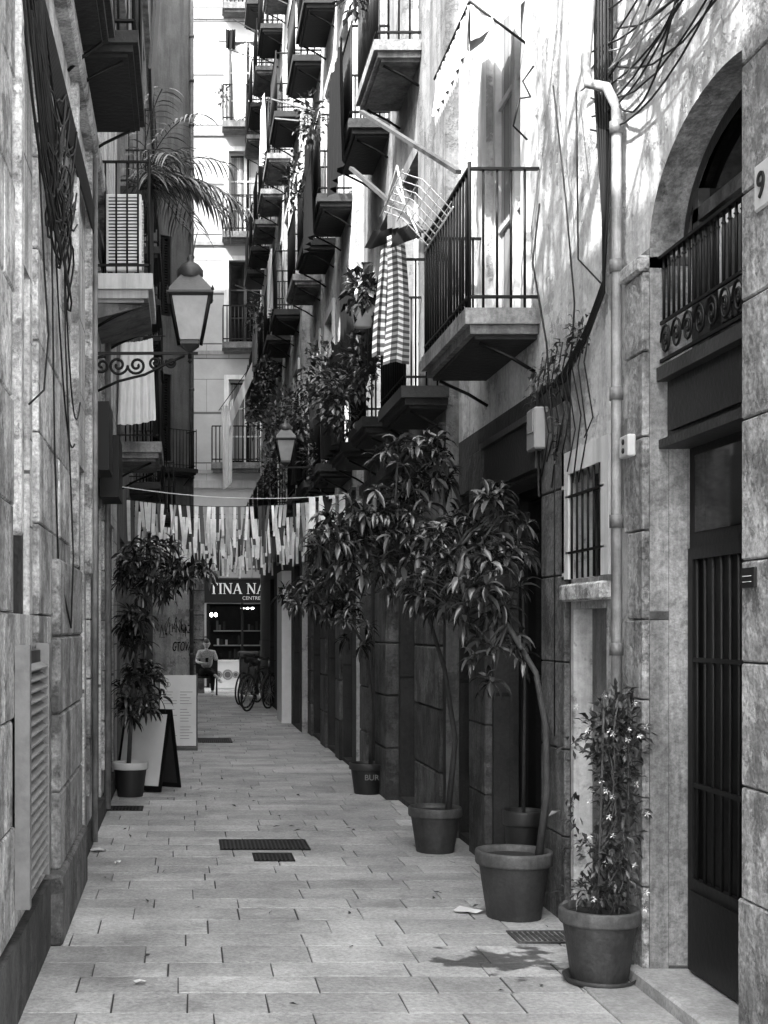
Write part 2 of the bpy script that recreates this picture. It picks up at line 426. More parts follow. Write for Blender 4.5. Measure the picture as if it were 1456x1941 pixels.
for i,(a,b,c,d) in enumerate(DR):
    m1,m2=('stone_block','stone_dark') if i==2 else ('iron_grey','iron')
    m=M(); m.box(a,b,c,d,.002,.011,m1,.5 if i==2 else 1)
    n=int((b-a)/.03)
    for k in range(n):
        m.box(a+.01+k*(b-a-.02)/n,a+.01+(k+.55)*(b-a-.02)/n,c+.02,d-.02,.011,.015,m2,1)
    m.box(a-.015,a,c-.015,d+.015,.002,.014,m2); m.box(b,b+.015,c-.015,d+.015,.002,.014,m2)
    m.box(a,b,c-.015,c,.002,.014,m2); m.box(a,b,d,d+.015,.002,.014,m2)
    m.build('drain_cover')
# ============================================================ RIGHT BUILDINGS
XA=2.08
YR0=2.6; YL0=.6
def arch_building():
    m=M()
    A0,A1=4.3,5.9
    ops=[(A0,A1,0.07,3.8,'hole',.2),
         (6.5,7.05,1.86,2.42,'dark',.16,'plaster_white'),(6.5,7.05,.12,1.7,'plain',.1,'stone_block'),
         (7.62,8.88,.05,2.5,'shop',.22),(9.45,9.98,.05,2.6,'door',.22),
         (8.05,9.1,3.48,6.0,'french',.1,'plaster_white'),(5.4,6.3,5.2,7.4,'shut',.15,'plaster_white')]
    def mf(u,z):
        if u<A0 or u<6.13 and z<3.3: return 'ashlar_right'
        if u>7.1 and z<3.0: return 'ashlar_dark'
        return 'plaster_light'
    facade(m,(XA,0),(0,1),(-1,0),YR0,10,-.02,8.0,ops,mf,zb=(3.0,3.3),ub=(6.13,7.1))
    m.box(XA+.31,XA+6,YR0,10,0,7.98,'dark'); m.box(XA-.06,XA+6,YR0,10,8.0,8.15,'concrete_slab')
    m.box(XA,XA+6,YR0-.02,YR0-.005,0,8,'plaster_light')
    y0,y1,zs,rise=A0,A1,3.3,.47; n=24
    cy=(y0+y1)/2; hw=(y1-y0)/2
    A=[(cy-hw*math.cos(math.pi*i/n),zs+rise*math.sin(math.pi*i/n)) for i in range(n+1)]
    for i in range(n):
        a,b=A[i],A[i+1]
        m.face([(XA,a[0],a[1]),(XA,b[0],b[1]),(XA,b[0],3.8),(XA,a[0],3.8)],'plaster_light')
        m.face([(XA,a[0],a[1]),(XA,b[0],b[1]),(XA+.18,b[0],b[1]),(XA+.18,a[0],a[1])],'stone_block',.5,True)
        o=lambda p:(cy+(p[0]-cy)*.93, zs+(p[1]-zs)*.86)
        oa,ob=o(a),o(b); x=XA+.15
        m.face([(x,a[0],a[1]),(x,b[0],b[1]),(x,ob[0],ob[1]),(x,oa[0],oa[1])],'wood_dark',1.5)
    z=.02
    for i in range(8):
        h=[.42,.4,.44,.36,.4,.42,.38,.36][i]
        m.cbox(XA-.03,XA+.1,5.905,6.15-(.0 if i%2 else .04),z,z+h-.006,.006,'stone_block',R.uniform(.5,.8)); z+=h
    m.cbox(XA-.05,XA+.1,5.9,6.17,z,z+.07,.01,'stone_block')
    z=.02
    for i in range(13):
        h=[.62,.4,.44,.36,.5,.42,.38,.46,.4,.44,.4,.42,.4][i]
        m.cbox(XA-.10,XA+.02,3.4,4.69-(.0 if i else -.03),z,z+h-.006,.006,'stone_block',R.uniform(.4,.65)); z+=h
    for i in range(6):
        m.cbox(XA-.03,XA+.05,7.12,7.58,i*.472,i*.472+.466,.006,'stone_block',R.uniform(.15,.35))
    for i in range(6):
        m.cbox(XA-.05,XA+.05,8.92,9.42,i*.472,i*.472+.466,.008,'stone_dark',R.uniform(.8,1.6))
    m.box(XA+.08,XA+.3,A0,A1-.002,2.42,2.72,'wood_dark',.8); m.box(XA+.03,XA+.3,A0,A1-.002,2.70,2.76,'wood_dark',2.4)
    m.box(XA+.06,XA+.08,4.75,5.84,2.47,2.66,'wood_dark',1.2); m.box(XA+.04,XA+.3,A0,A1-.002,2.40,2.44,'wood_dark',2)
    m.cbox(XA-.08,XA+.32,4.5,5.98,.0,.075,.01,'threshold')
    m.cbox(XA-.32,XA-.083,3.5,6.05,-.03,.018,.006,'threshold',.9)
    x=XA+.18
    m.box(x,x+.05,A0,A1,.075,2.40,'door_black')
    for s0,s1 in((4.45,5.13),(5.16,5.84)):
        m.box(x-.03,x,s0,s1,.09,.5,'door_black',1.8); m.box(x-.045,x-.03,s0+.05,s1-.05,.14,.45,'door_black',1)
        m.box(x-.03,x,s0,s0+.05,.5,1.95,'door_black',2); m.box(x-.03,x,s1-.05,s1,.5,1.95,'door_black',2)
        m.box(x-.03,x,s0+.05,s1-.05,1.9,1.95,'door_black',2)
        for k in range(7):
            yy=s0+.08+k*(s1-s0-.16)/6; m.tube([(x-.02,yy,.5),(x-.02,yy,1.9)],.008,'iron',5,2)
        for zz in(.9,1.45): m.box(x-.028,x-.012,s0+.05,s1-.05,zz,zz+.02,'iron',2)
        m.box(x-.012,x-.002,s0+.03,s1-.03,2.02,2.36,'glass')
    x=XA+.19
    m.face([(x,A0,2.74),(x,A1,2.74),(x,A1,3.8),(x,A0,3.8)],'glass')
    m.box(x-.05,x,4.96,5.02,2.76,3.6,'wood_dark',2); m.box(x-.05,x,5.7,5.76,2.76,3.5,'wood_dark',2)
    m.box(x-.05,x,4.5,5.76,3.36,3.42,'wood_dark',2);m.box(x-.045,x-.01,5.1,5.5,2.95,3.3,'wood_white',.9); m.box(x-.047,x-.045,5.14,5.46,2.99,3.26,'iron_grey',2.5)
    x=XA+.05
    for zz,w in((2.79,.014),(2.96,.012),(3.25,.03)): m.bar((x,4.5,zz),(x,5.895,zz),w,.014,'iron')
    n=24
    for k in range(n):
        yy=4.5+k*1.36/(n-1)
        m.tube([(x,yy,2.96),(x,yy,3.25)],.0065,'iron',6)
        m.lathe((x,yy,3.2),[(0,-.012),(.012,0),(0,.012)],'iron',6)
    for k in range(11):
        yy=4.56+k*1.28/10; sp=[]
        for i in range(26):
            a=i/25*4.2*math.pi; rr=.056*(1-i/27); sp.append((x,yy+rr*math.cos(a),2.875+rr*1.35*math.sin(a)))
        m.tube(sp,.0065,'iron',5)
    for k in range(6): m.tube([(XA-.02,6.54+k*.095,1.86),(XA-.02,6.54+k*.095,2.42)],.007,'iron',5)
    m.bar((XA-.02,6.45,2.0),(XA-.02,7.1,2.0),.02,.012,'iron');m.bar((XA-.02,6.45,2.3),(XA-.02,7.1,2.3),.02,.012,'iron')
    m.cbox(XA-.06,XA+.05,6.42,7.12,1.74,1.83,.01,'stone_block')
    m.box(XA-.06,XA,7.6,8.9,2.52,2.8,'wood_dark',1.5); m.box(XA-.09,XA,7.58,8.92,2.8,2.84,'wood_dark',2.5)
    return m.build('arched_doorway_building')
arch_building()
fl=[3.3,6.35,9.4,12.4,15.4,18.3]
def rbuild(X,y0,y1,H,cols,gops,up,base):
    m=M(); ops=[]
    for (a,b) in cols:
        c=(a+b)/2
        for i,z in enumerate(fl):
            if z+2.6<H: ops.append((c-.42,c+.42,z+.17,z+2.35,R.choice(['french','shut','french','dark']),.16,'plaster_white' if R.random()<.5 else None))
    ops+=gops
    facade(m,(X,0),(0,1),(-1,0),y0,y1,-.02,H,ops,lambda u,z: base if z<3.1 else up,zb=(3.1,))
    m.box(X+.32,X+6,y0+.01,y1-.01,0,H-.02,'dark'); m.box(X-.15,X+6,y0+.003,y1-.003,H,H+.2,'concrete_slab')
    m.box(X+.002,X+.31,y0+.002,y0+.1,0,H,up,.9); m.box(X+.002,X+.31,y1-.1,y1-.002,0,H,up,.9)
    m.box(X+.31,X+6,y0+.002,y0+.009,0,H,up,.9)
    m.box(X-.05,X,y0+.002,y1-.002,3.06,3.16,'stone_dark',1.2)
    return m
colsB=[(11.0,12.2),(12.7,13.9)]
m=rbuild(1.98,10.0,14.6,12.0,colsB,[(11.3,12.1,.05,2.5,'shop',.25),(13.05,13.9,.05,2.6,'door',.25)],'plaster_mid','ashlar_dark')
for (a,b,pr) in((10.1,11.2,.03),(12.2,12.9,.12),(14.0,14.55,.05)):
    z=0
    for i in range(6): m.cbox(1.98-pr,2.02,a,b,z,z+.48,.012,'stone_dark',R.uniform(.9,2.0)); z+=.487
m.build('apartment_building')
colsC=[(14.9,16.1),(16.6,17.8),(18.3,19.5)]
m=rbuild(1.9,14.6,20,15.2,colsC,[(14.95,15.8,.05,2.5,'shutdark',.2),(16.4,17.4,.05,2.6,'roll',.2),(18.2,19.4,.05,2.6,'shop',.2)],'plaster_light','ashlar_dark')
for (a,b) in((15.85,16.3),(17.5,18.1),(19.45,19.95)):
    z=0
    for i in range(6): m.cbox(1.86,1.94,a,b,z,z+.48,.012,'stone_dark',R.uniform(.6,1.5)); z+=.487
m.build('apartment_building')
colsD=[(20.3,21.5),(22.1,23.3),(23.9,25.1),(25.7,26.9),(27.5,28.7),(29.3,30.5)]
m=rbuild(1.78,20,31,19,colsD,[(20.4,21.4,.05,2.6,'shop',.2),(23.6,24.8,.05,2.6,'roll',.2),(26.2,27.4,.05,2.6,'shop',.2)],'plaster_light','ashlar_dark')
m.box(1.62,1.78,22,23.1,.005,2.55,'white_paint',1.1)  # white box stands in for a patch of sunlight on this wall
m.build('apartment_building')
def rb(a,b,z,X,**k): return balcony(X,-1,a,b,z,**k)
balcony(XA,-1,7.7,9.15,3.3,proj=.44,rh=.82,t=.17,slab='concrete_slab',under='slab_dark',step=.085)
dark='slab_dark'
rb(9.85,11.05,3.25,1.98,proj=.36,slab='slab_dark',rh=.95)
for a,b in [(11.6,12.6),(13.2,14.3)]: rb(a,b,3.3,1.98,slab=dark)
for X,cols in((1.98,colsB),(1.9,colsC),(1.78,colsD)):
    for i,z in enumerate(fl):
        if i==0 and X==1.98: continue
        for (a,b) in cols:
            if z+2.6<{1.98:12,1.9:15.2,1.78:19}[X]:
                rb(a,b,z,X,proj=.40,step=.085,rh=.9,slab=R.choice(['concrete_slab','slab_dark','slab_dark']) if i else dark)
def stick(name,a,b,w=.035):
    m=M(); m.bar(a,b,w,w*.7,'iron_grey',2.5); m.build(name)
stick('clothesline_pole',(1.25,9.9,5.05),(1.66,9.15,4.35))
stick('clothesline_pole',(1.42,10.6,5.75),(1.64,7.9,4.33))
for i in range(9):
    yy=R.uniform(12,28); z=R.choice(fl[1:4])+1.0
    stick('clothesline_pole',(1.45,yy,z),(1.45-R.uniform(.4,.8),yy+R.uniform(-.2,.3),z+R.uniform(.1,.35)),.02)
m=M()
for k in range(7): m.tube([(1.66,8.2+k*.13,4.2),(1.5,8.3+k*.13,4.42),(1.38,8.4+k*.13,4.5)],.004,'white_paint',4)
m.tube([(1.66,8.15,4.2),(1.66,9.1,4.2)],.006,'white_paint',5); m.tube([(1.38,8.35,4.5),(1.38,9.3,4.5)],.006,'white_paint',5)
for k in range(5): m.tube([(1.66-k*.06,8.2+k*.03,4.25+k*.06),(1.66-k*.06,9.1+k*.03,4.25+k*.06)],.003,'white_paint',4)
m.tube([(1.40,9.2,4.5),(1.45,9.0,4.75),(1.5,8.9,4.4)],.008,'white_paint',5); m.tube([(1.5,9.3,4.7),(1.62,9.1,4.3)],.008,'white_paint',5)
m.build('drying_rack')
# ============================================================ LEFT BUILDINGS
XL=-.71
m=M()
ops=[(5.45,6.05,1.66,3.2,'dark',.12),(8.35,9.35,.0,2.7,'door',.2),(10.1,11.2,.0,2.6,'shop',.2),(11.9,13.2,.05,2.6,'shop',.2),
     (8.5,9.3,5.4,7.4,'shutdark',.15),(10.5,11.3,4.36,6.6,'shut',.15),(6.2,7.2,5.2,7.3,'shutdark',.15)]
facade(m,(XL,0),(0,1),(1,0),YL0,13.8,-.02,7.8,ops,lambda u,z:'ashlar_light')
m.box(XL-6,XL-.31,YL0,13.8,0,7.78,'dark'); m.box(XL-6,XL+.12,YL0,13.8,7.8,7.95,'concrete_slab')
m.box(XL-6,XL,YL0-.02,YL0-.005,0,7.8,'plaster_light')
m.box(XL-.12,XL-.03,6.01,6.046,1.66,3.2,'wood_dark',1.5); m.box(XL-.2,XL-.03,9.30,9.347,0,2.7,'wood_dark',1.5); m.box(XL-.2,XL-.02,11.15,11.197,0,2.6,'wood_dark'); m.box(XL-.2,XL-.02,13.15,13.197,.05,2.6,'wood_dark')
for (a,b) in((4.0,5.3),(6.15,7.9),(9.5,10.05),(11.25,11.85)):
    z=.38; i=0
    while z<4.6:
        y=a-(0 if i%2 else .25)
        while y<b:
            l=.62; p=max(a,y); q=min(b,y+l)
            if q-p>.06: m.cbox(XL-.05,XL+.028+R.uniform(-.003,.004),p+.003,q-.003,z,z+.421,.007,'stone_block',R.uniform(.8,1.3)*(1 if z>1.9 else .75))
            y+=l
        z+=.428;i+=1
z=.36
for i in range(4): m.cbox(XL-.05,XL+.075,6.75,8.2,z,z+.394,.012,'stone_block',R.uniform(.5,.8)); z+=.4
m.cbox(XL-.05,XL+.10,6.6,8.3,.0,.36,.015,'stone_block',.3)
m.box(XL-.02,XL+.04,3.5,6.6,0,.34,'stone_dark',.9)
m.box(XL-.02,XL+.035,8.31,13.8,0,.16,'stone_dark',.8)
for yy,w in((5.33,.1),(8.2,.1),(9.4,.08)): m.cbox(XL-.02,XL+.05,yy,yy+w,1.98,5.0,.01,'stone_block',1.2)
m.cbox(XL-.02,XL+.09,YL0,13.7,5.0,5.14,.02,'stone_block')
m.build('stone_building')
m=M()
m.box(XL+.029,XL+.05,5.3,6.08,.5,1.5,'iron_grey')
z=.54
while z<1.46: m.raw([(XL+.052,5.34,z),(XL+.052,6.04,z),(XL+.085,6.04,z-.02),(XL+.085,5.34,z-.02),(XL+.052,5.34,z+.006),(XL+.052,6.04,z+.006),(XL+.085,6.04,z-.014),(XL+.085,5.34,z-.014)],[(0,1,2,3),(4,7,6,5),(3,2,6,7)],'iron_grey',10); z+=.045
for a,b in((5.28,5.34),(6.04,6.1)): m.box(XL+.03,XL+.09,a,b,.47,1.53,'iron_grey',6)
m.build('vent_grille')
m=M()
ops=[]
for (a) in (14.6,17.2,19.8,22.6,25.2):
    for z in (3.4,6.4,9.4): ops.append((a,a+.9,z+.15,z+2.3,R.choice(['french','shutdark']),.15))
ops+=[(14.5,15.6,0.05,2.6,'shop',.2),(17,18.6,.05,2.6,'roll',.2),(19.6,21.2,.05,2.6,'shop',.2),(23,24.2,.05,2.6,'roll',.2)]
facade(m,(XL,0),(0,1),(1,0),13.8,29.38,-.02,12,ops,lambda u,z:'plaster_mid')
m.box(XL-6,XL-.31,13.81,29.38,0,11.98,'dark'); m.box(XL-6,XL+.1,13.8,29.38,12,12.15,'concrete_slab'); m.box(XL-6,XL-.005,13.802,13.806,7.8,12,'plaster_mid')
m.box(-6.7,-.76,22,29.37,12.16,17,'plaster_grey'); m.box(-6.75,-.66,21.9,29.37,17,17.15,'concrete_slab')
m.build('plastered_building')
dv=V((.9,.6,0)); ln=dv.length; dv.normalize(); nv=V((dv.y,-dv.x,0))
a=V((XL,29.4,0)); b=a+dv*ln
m=M()
facade(m,(a.x,a.y),(dv.x,dv.y),(nv.x,nv.y),0,ln,-.02,17,[(.12,.5,5.35,7.3,'shutdark',.1),(.12,.5,8.6,10.4,'shutdark',.1)],lambda u,z:'plaster_grey' if z>2.9 else 'plaster_light',zb=(2.9,))
def prism(m,pts,z0,z1,mt):
    n=len(pts); vs=[(p[0],p[1],z0) for p in pts]+[(p[0],p[1],z1) for p in pts]
    m.raw(vs,[(i,(i+1)%n,n+(i+1)%n,n+i) for i in range(n)]+[tuple(range(n,2*n))],mt)
ai=a-nv*.12; bi=b-nv*.12
prism(m,[(ai.x,ai.y),(bi.x,bi.y),(.1,31.0),(-6.9,31.0),(-6.9,29.41)],0,16.98,'plaster_grey')
m.face([(b.x,b.y,0),(bi.x,bi.y,0),(bi.x,bi.y,17),(b.x,b.y,17)],'plaster_grey')
prism(m,[(a.x+.05,a.y-.02),(b.x+.1,b.y-.05),(.2,31.1),(-7,31.1),(-7,29.39)],17,17.2,'concrete_slab')
m.build('grey_corner_building')
m=M(); px,py=b.x-.03,b.y-.1
m.tube([(px,py,0),(px,py,16.9)],.05,'pipe',10,.35)
for z in range(1,17): m.lathe((px,py,z),[(.05,-.03),(.062,-.03),(.062,.03),(.05,.03)],'pipe',10,.3)
m.build('drainpipe')
ang=math.atan2(dv.y,dv.x)
gf=empty('graffiti',(a.x,a.y,0)); gf.rotation_euler[2]=ang
text('GTOVAS',.3,(.5,-.012,1.08),(math.pi/2,0,0),'ink',gf,'graffiti_word',.3,sx=.52)
text('HNKAZ',.28,(.5,-.012,1.5),(math.pi/2,.05,0),'ink',gf,'graffiti_tag',-.2,sx=.55)
mm=M()
for k in range(7):
    x=.1+k*.12; mm.tube([(x+R.uniform(-.05,.1),-.012,1.35+R.uniform(0,.5)) for _ in range(5)],.008,'ink',4)
mm.build('scribbles',gf)
m=M(); m.box(-4,.48,32.0,32.4,0,3.4,'stone_block',.5); m.box(-4,.54,31.95,32.45,3.4,3.5,'concrete_slab')
for z in(.7,1.3,1.9,2.5): m.box(-4,.482,31.988,31.999,z,z+.02,'stone_dark',.5)
m.build('stone_wall')
# ============================================================ END BUILDING
m=M(); ops=[]
ef=[5.94,9.1,12.0,14.9,18.0]
for xc in(-7.2,-4.4,-1.6,1.62,4.6,7.4):
    for z in ef[:4]: ops.append((xc-.45,xc+.45,z+.02,z+2.25,'french' if z!=9.1 else 'dark',.22,'plaster_white'))
    ops.append((xc-.45,xc+.45,18.05,19.9,'french',.2))
    if abs(xc-1.62)>.1: ops.append((xc-.7,xc+.7,3.6,4.6,'dark',.2))
ops+=[(.58,2.5,.02,2.24,'hole',.3),(-1.5,-.2,.02,2.4,'roll',.2),(3.4,4.9,.02,2.5,'roll',.2)]
facade(m,(0,35),(1,0),(0,-1),-10,10,-.02,21,ops,lambda u,z:'ashlar_far')
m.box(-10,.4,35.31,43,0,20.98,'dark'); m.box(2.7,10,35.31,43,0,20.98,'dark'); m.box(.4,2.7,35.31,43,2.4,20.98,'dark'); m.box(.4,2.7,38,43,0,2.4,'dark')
m.box(-10,10,34.7,43,21,21.3,'concrete_slab')
m.box(-10,10,34.9,35,5.3,5.5,'plaster_white',.5)
for z in ef: m.box(-10,10,34.96,35,z-.25,z-.15,'plaster_white',.4)
m.box(.7,2.4,36.5,36.6,.02,2.2,'slab_dark'); m.box(.58,.66,34.98,35.06,.02,2.24,'iron'); m.box(1.5,1.56,34.98,35.06,.02,2.24,'iron',3)
for z in(.7,1.1,1.5): m.box(.8,2.3,36.2,36.5,z,z+.03,'wood_white'); 
for k in range(26): x=.85+R.random()*1.4; z=R.choice([.73,1.13,1.53]); m.box(x,x+.06,36.25,36.32,z,z+R.uniform(.1,.28),R.choice(['cloth_white','cloth_grey','iron_grey']))
m.box(.6,2.4,35.4,36.4,.0,.06,'threshold')
m.build('end_apartment_building')
for (xc,w) in((1.62,1.3),(-1.6,1.3),(4.6,1.3)):
    for i,z in enumerate(ef):
        hw=.63 if i else .92
        mm=M(); y0,y1=34.55,34.995; a_,b2=xc-hw,xc+hw
        mm.box(a_,b2,y0,y1,z-.16,z,'concrete_slab',.6); mm.box(a_+.05,b2-.05,y0+.05,y1,z-.24,z-.16,'concrete_slab',.3)
        for zz in(z+.08,z+.95): mm.bar((a_+.02,y0+.03,zz),(b2-.02,y0+.03,zz),.03,.03,'iron'); mm.bar((a_+.02,y0+.03,zz),(a_+.02,y1,zz),.02,.02,'iron'); mm.bar((b2-.02,y0+.03,zz),(b2-.02,y1,zz),.02,.02,'iron')
        n=int(2*hw/.1)
        for k in range(n+1): mm.tube([(a_+.02+k*(2*hw-.04)/n,y0+.03,z),(a_+.02+k*(2*hw-.04)/n,y0+.03,z+.95)],.015,'iron',4)
        for k in range(4):
            for x in(a_+.02,b2-.02): mm.tube([(x,y0+.03+k*.1,z),(x,y0+.03+k*.1,z+.95)],.013,'iron',4)
        mm.build('balcony')
m=M(); bush(m,(1.9,34.8,12.4),(.3,.15,.35),120,.14,.05); bush(m,(1.0,34.7,15.6),(.15,.15,.3),70,.14,.05); m.build('balcony_plants')
sg=empty('shop_sign')
m=M(); m.box(.52,2.6,34.78,34.96,2.26,2.88,'ink'); m.box(.5,2.62,34.76,34.97,2.88,2.92,'iron_grey'); m.build('sign_board',sg)
m=M()
def st(ax,az,bx,bz,w): m.bar((ax,34.77,az),(bx,34.77,bz),.012,w,'white_paint',1.2,up=V((0,1,0)).cross(V((bx-ax,0,bz-az))).normalized() )
H=.27; z0=2.5
def serif(x,z,w=.09): st(x-w/2,z,x+w/2,z,.014)
def T_(x): st(x+.1,z0,x+.1,z0+H,.045); st(x,z0+H,x+.2,z0+H,.022); st(x+.005,z0+H-.05,x+.005,z0+H,.014); st(x+.195,z0+H-.05,x+.195,z0+H,.014); serif(x+.1,z0); return x+.235
def I_(x): st(x+.04,z0,x+.04,z0+H,.045); serif(x+.04,z0); serif(x+.04,z0+H); return x+.115
def N_(x): st(x+.03,z0,x+.03,z0+H,.022); st(x+.2,z0,x+.2,z0+H,.022); st(x+.03,z0+H,x+.2,z0,.045); serif(x+.03,z0,.07); serif(x+.02,z0+H,.07); serif(x+.2,z0+H,.08); return x+.26
def A_(x): st(x+.02,z0,x+.11,z0+H,.022); st(x+.11,z0+H,x+.2,z0,.045); st(x+.06,z0+.09,x+.165,z0+.09,.018); serif(x+.02,z0,.07); serif(x+.2,z0,.08); return x+.245
x=.67
for c in 'TINA NA':
    x= x+.12 if c==' ' else {'T':T_,'I':I_,'N':N_,'A':A_}[c](x)
m.build('serif_lettering',sg)
text('CENTRE',.13,(1.52,34.775,2.34),(math.pi/2,0,0),'white_paint',sg)
m=M()
for (x,z) in((.72,2.0),(.84,2.0)):
    m.tube([(x,35.5,2.2),(x,35.5,z)],.006,'iron',4); m.lathe((x,35.5,z-.06),[(0,-.05),(.04,-.02),(.045,.02),(.02,.06),(0,.07)],'bulb',10)
for x in(1.55,1.68,1.81): m.lathe((x,35.2,2.12),[(0,-.03),(.05,0),(0,.03)],'bulb',10)
m.build('pendant_lamps')
m=M(); m.box(.72,1.45,34.3,34.6,.02,.72,'board_white',1.3); 
for x,r in((.88,.1),(1.12,.14),(1.33,.09)): m.lathe((x,34.297,.38),[(0,0),(r*.6,0)],'ink_grey',14,.6,'y'); m.lathe((x,34.296,.38),[(r*.65,0),(r,0)],'ink_grey',14,1.5,'y')
m.box(.70,1.47,34.28,34.62,.72,.75,'white_paint'); m.build('display_counter')
# ============================================================ left balconies etc
balcony(XL,1,5.0,8.1,5.15,proj=.28,slab='slab_dark')
balcony(XL,1,8.25,9.65,5.2,proj=.42,slab='slab_dark',t=.14,rh=.95)
balcony(XL,1,10.3,11.5,4.15,proj=.46,t=.22,slab='plaster_white',rh=.88)
m=M()
m.raw([(XL+.002,10.34,4.02),(XL+.40,10.4,4.14),(XL+.40,11.4,4.14),(XL+.002,11.46,4.02),(XL+.002,10.34,4.149),(XL+.43,10.34,4.149),(XL+.43,11.46,4.149),(XL+.002,11.46,4.149)],[(0,3,2,1),(0,1,5,4),(1,2,6,5),(2,3,7,6)],'plaster_mid'); m.build('balcony_corbel')
m=M(); m.cbox(-.63,-.34,10.42,10.75,4.42,5.03,.01,'white_paint')
m.box(-.6,-.37,10.414,10.419,4.47,5.0,'ink')
for k in range(20): m.box(-.6,-.37,10.405,10.413,4.48+k*.026,4.494+k*.026,'white_paint',1.0)
for k in range(20): m.box(-.339,-.33,10.45,10.72,4.48+k*.026,4.492+k*.026,'white_paint')
m.box(-.61,-.57,10.45,10.72,4.372,4.42,'iron');m.box(-.4,-.36,10.45,10.72,4.372,4.42,'iron')
m.build('air_conditioner')
balcony(XL,1,13.8,15.0,3.35,proj=.47,slab='concrete_slab',t=.2)
balcony(XL,1,16.8,18.2,3.3,proj=.4,slab='slab_dark'); balcony(XL,1,16.8,18.2,6.3,proj=.4,slab='slab_dark'); balcony(XL,1,14.5,15.8,6.3,proj=.4,slab='slab_dark'); balcony(XL,1,19.5,21,3.3,proj=.4,slab='slab_dark'); balcony(XL,1,19.5,21,6.3,proj=.35,slab='slab_dark')
for yy in(22.4,25): 
    balcony(XL,1,yy,yy+1.3,3.4,proj=.55,slab='slab_dark'); balcony(XL,1,yy,yy+1.3,6.4,proj=.3,slab='slab_dark')
o=balcony(0,1,.1,.95,5.0,proj=.4,slab='slab_dark'); o.location=(a.x,a.y,0); o.rotation_euler[2]=ang-math.pi/2
m=M(); cloth(m,(-.66,13.6,4.55),(-.33,13.65,4.6),.85,'cloth_white',.03,5,norm=V((0,1,0)),flare=.2); cloth(m,(-.3,13.7,4.35),(-.28,14.8,4.35),.75,'cloth_black',.03,4)
m.tube([(-.7,13.6,4.6),(-.2,13.65,4.62)],.006,'cable',4); m.build('hanging_laundry')
m=M(); m.box(-.705,-.55,9.6,10.1,2.75,3.25,'iron'); m.box(-.68,-.53,10.6,11.2,2.65,3.15,'iron'); m.box(-.7,-.66,11.4,11.5,2.6,3.6,'iron'); m.build('hanging_signboard')
m=M(); m.bar((-.24,9.2,5.35),(-.14,9.5,6.9),.02,.5,'wood_dark',2,up=V((0,1,0))); m.build('open_shutter')
m=M(); pot(m,-.42,11.1,.13,.24,'pot_dark',z=4.37)
m.tube([(-.42,11.1,4.6),(-.4,11.05,4.95),(-.38,11.0,5.25)],[.035,.03,.025],'bark')
for k in range(20):
    az=R.uniform(-1.9,1.9) if k>9 else R.uniform(-.6,.5); Lf=R.uniform(.6,1.1); p=V((-.38,11.0,5.25)); el=R.uniform(.35,1.2)
    d=V((math.cos(az)*math.cos(el),math.sin(az)*math.cos(el)*.8,math.sin(el))); pts=[]
    if p.x+d.x*Lf< -.68: d.x=abs(d.x)*.2
    for i in range(9):
        pts.append(p.copy()); p=p+d*Lf/9; d=(d-V((0,0,.18))).normalized()
    m.tube(pts,.005,'leaf',4,2)
    for i in range(1,9):
        for sgn in(-1,1):
            for q in(0,.5):
                pp=pts[i] if q==0 else pts[i].lerp(pts[i-1],.5)
                dd=(pts[i]-pts[i-1]).normalized(); sd=dd.cross(V((0,0,1))).normalized()*sgn
                leaf(m,pp,sd*.9+dd*.8-V((0,0,.2)),.24,.016,'leaf',.9,R.uniform(.8,10))
m.build('potted_palm')
# ============================================================ street lamps
def lantern(m,x,y,z,k=1):
    def sq(r0,z0,r1,z1,mt,t=1): m.lathe((x,y,z),[(r0*k,z0*k),(r1*k,z1*k)],mt,4,t,smooth=False,phase=.5)
    sq(.02,-.05,.1,0,'iron_grey'); sq(.1,0,.1,.03,'iron_grey')
    sq(.115,.03,.2,.34,'lamp_glass')
    for j in range(4):
        a=math.pi/2*(j+.5); c,s=math.cos(a),math.sin(a)
        m.tube([(x+.12*k*c,y+.12*k*s,z+.02*k),(x+.207*k*c,y+.207*k*s,z+.35*k)],.013*k,'iron',6)
        m.lathe((x+.235*k*c,y+.235*k*s,z+.38*k),[(0,-.02),(.014,0),(0,.035)],'iron',6)
    sq(.205,.34,.245,.36,'iron_grey'); sq(.245,.36,.245,.375,'iron_grey'); sq(.245,.375,.09,.52,'iron_grey',2)
    m.lathe((x,y,z),[(.09*k,.5*k),(.1*k,.52*k),(.1*k,.56*k),(.085*k,.58*k),(.07*k,.6*k),(.02*k,.63*k),(.025*k,.65*k),(.0,.69*k)],'iron_grey',12)
def scroll(m,cx,cy,cz,r,turn,sgn,ph,w=.008):
    pts=[]
    for i in range(30):
        a=ph+sgn*i/29*turn*2*math.pi; rr=r*(1-.85*i/29); pts.append((cx+rr*math.cos(a),cy,cz+rr*math.sin(a)))
    m.tube(pts,w,'iron',5)
m=M(); lantern(m,.04,9.9,3.72,1)
m.bar((XL,9.9,3.66),(.1,9.9,3.66),.02,.02,'iron'); m.bar((XL+.01,9.9,3.3),(XL+.01,9.9,3.72),.03,.02,'iron')
m.tube([(.04,9.9,3.62),(.04,9.9,3.7)],.015,'iron',8); m.lathe((.04,9.9,3.6),[(0,-.02),(.02,0),(0,.02)],'iron',8)
for cx,r,s,ph in((-.62,.07,1,1.2),(-.5,.075,-1,0),(-.36,.07,1,3.2),(-.22,.055,-1,.5),(-.1,.04,1,2.6)): scroll(m,cx,9.9,3.57+(.02 if r<.06 else 0),r,1.6,s,ph,.011)
m.tube([(XL+.02,9.9,3.36),(-.5,9.9,3.45),(-.3,9.9,3.5),(-.1,9.9,3.6),(.0,9.9,3.64)],.011,'iron',6)
m.build('street_lamp')
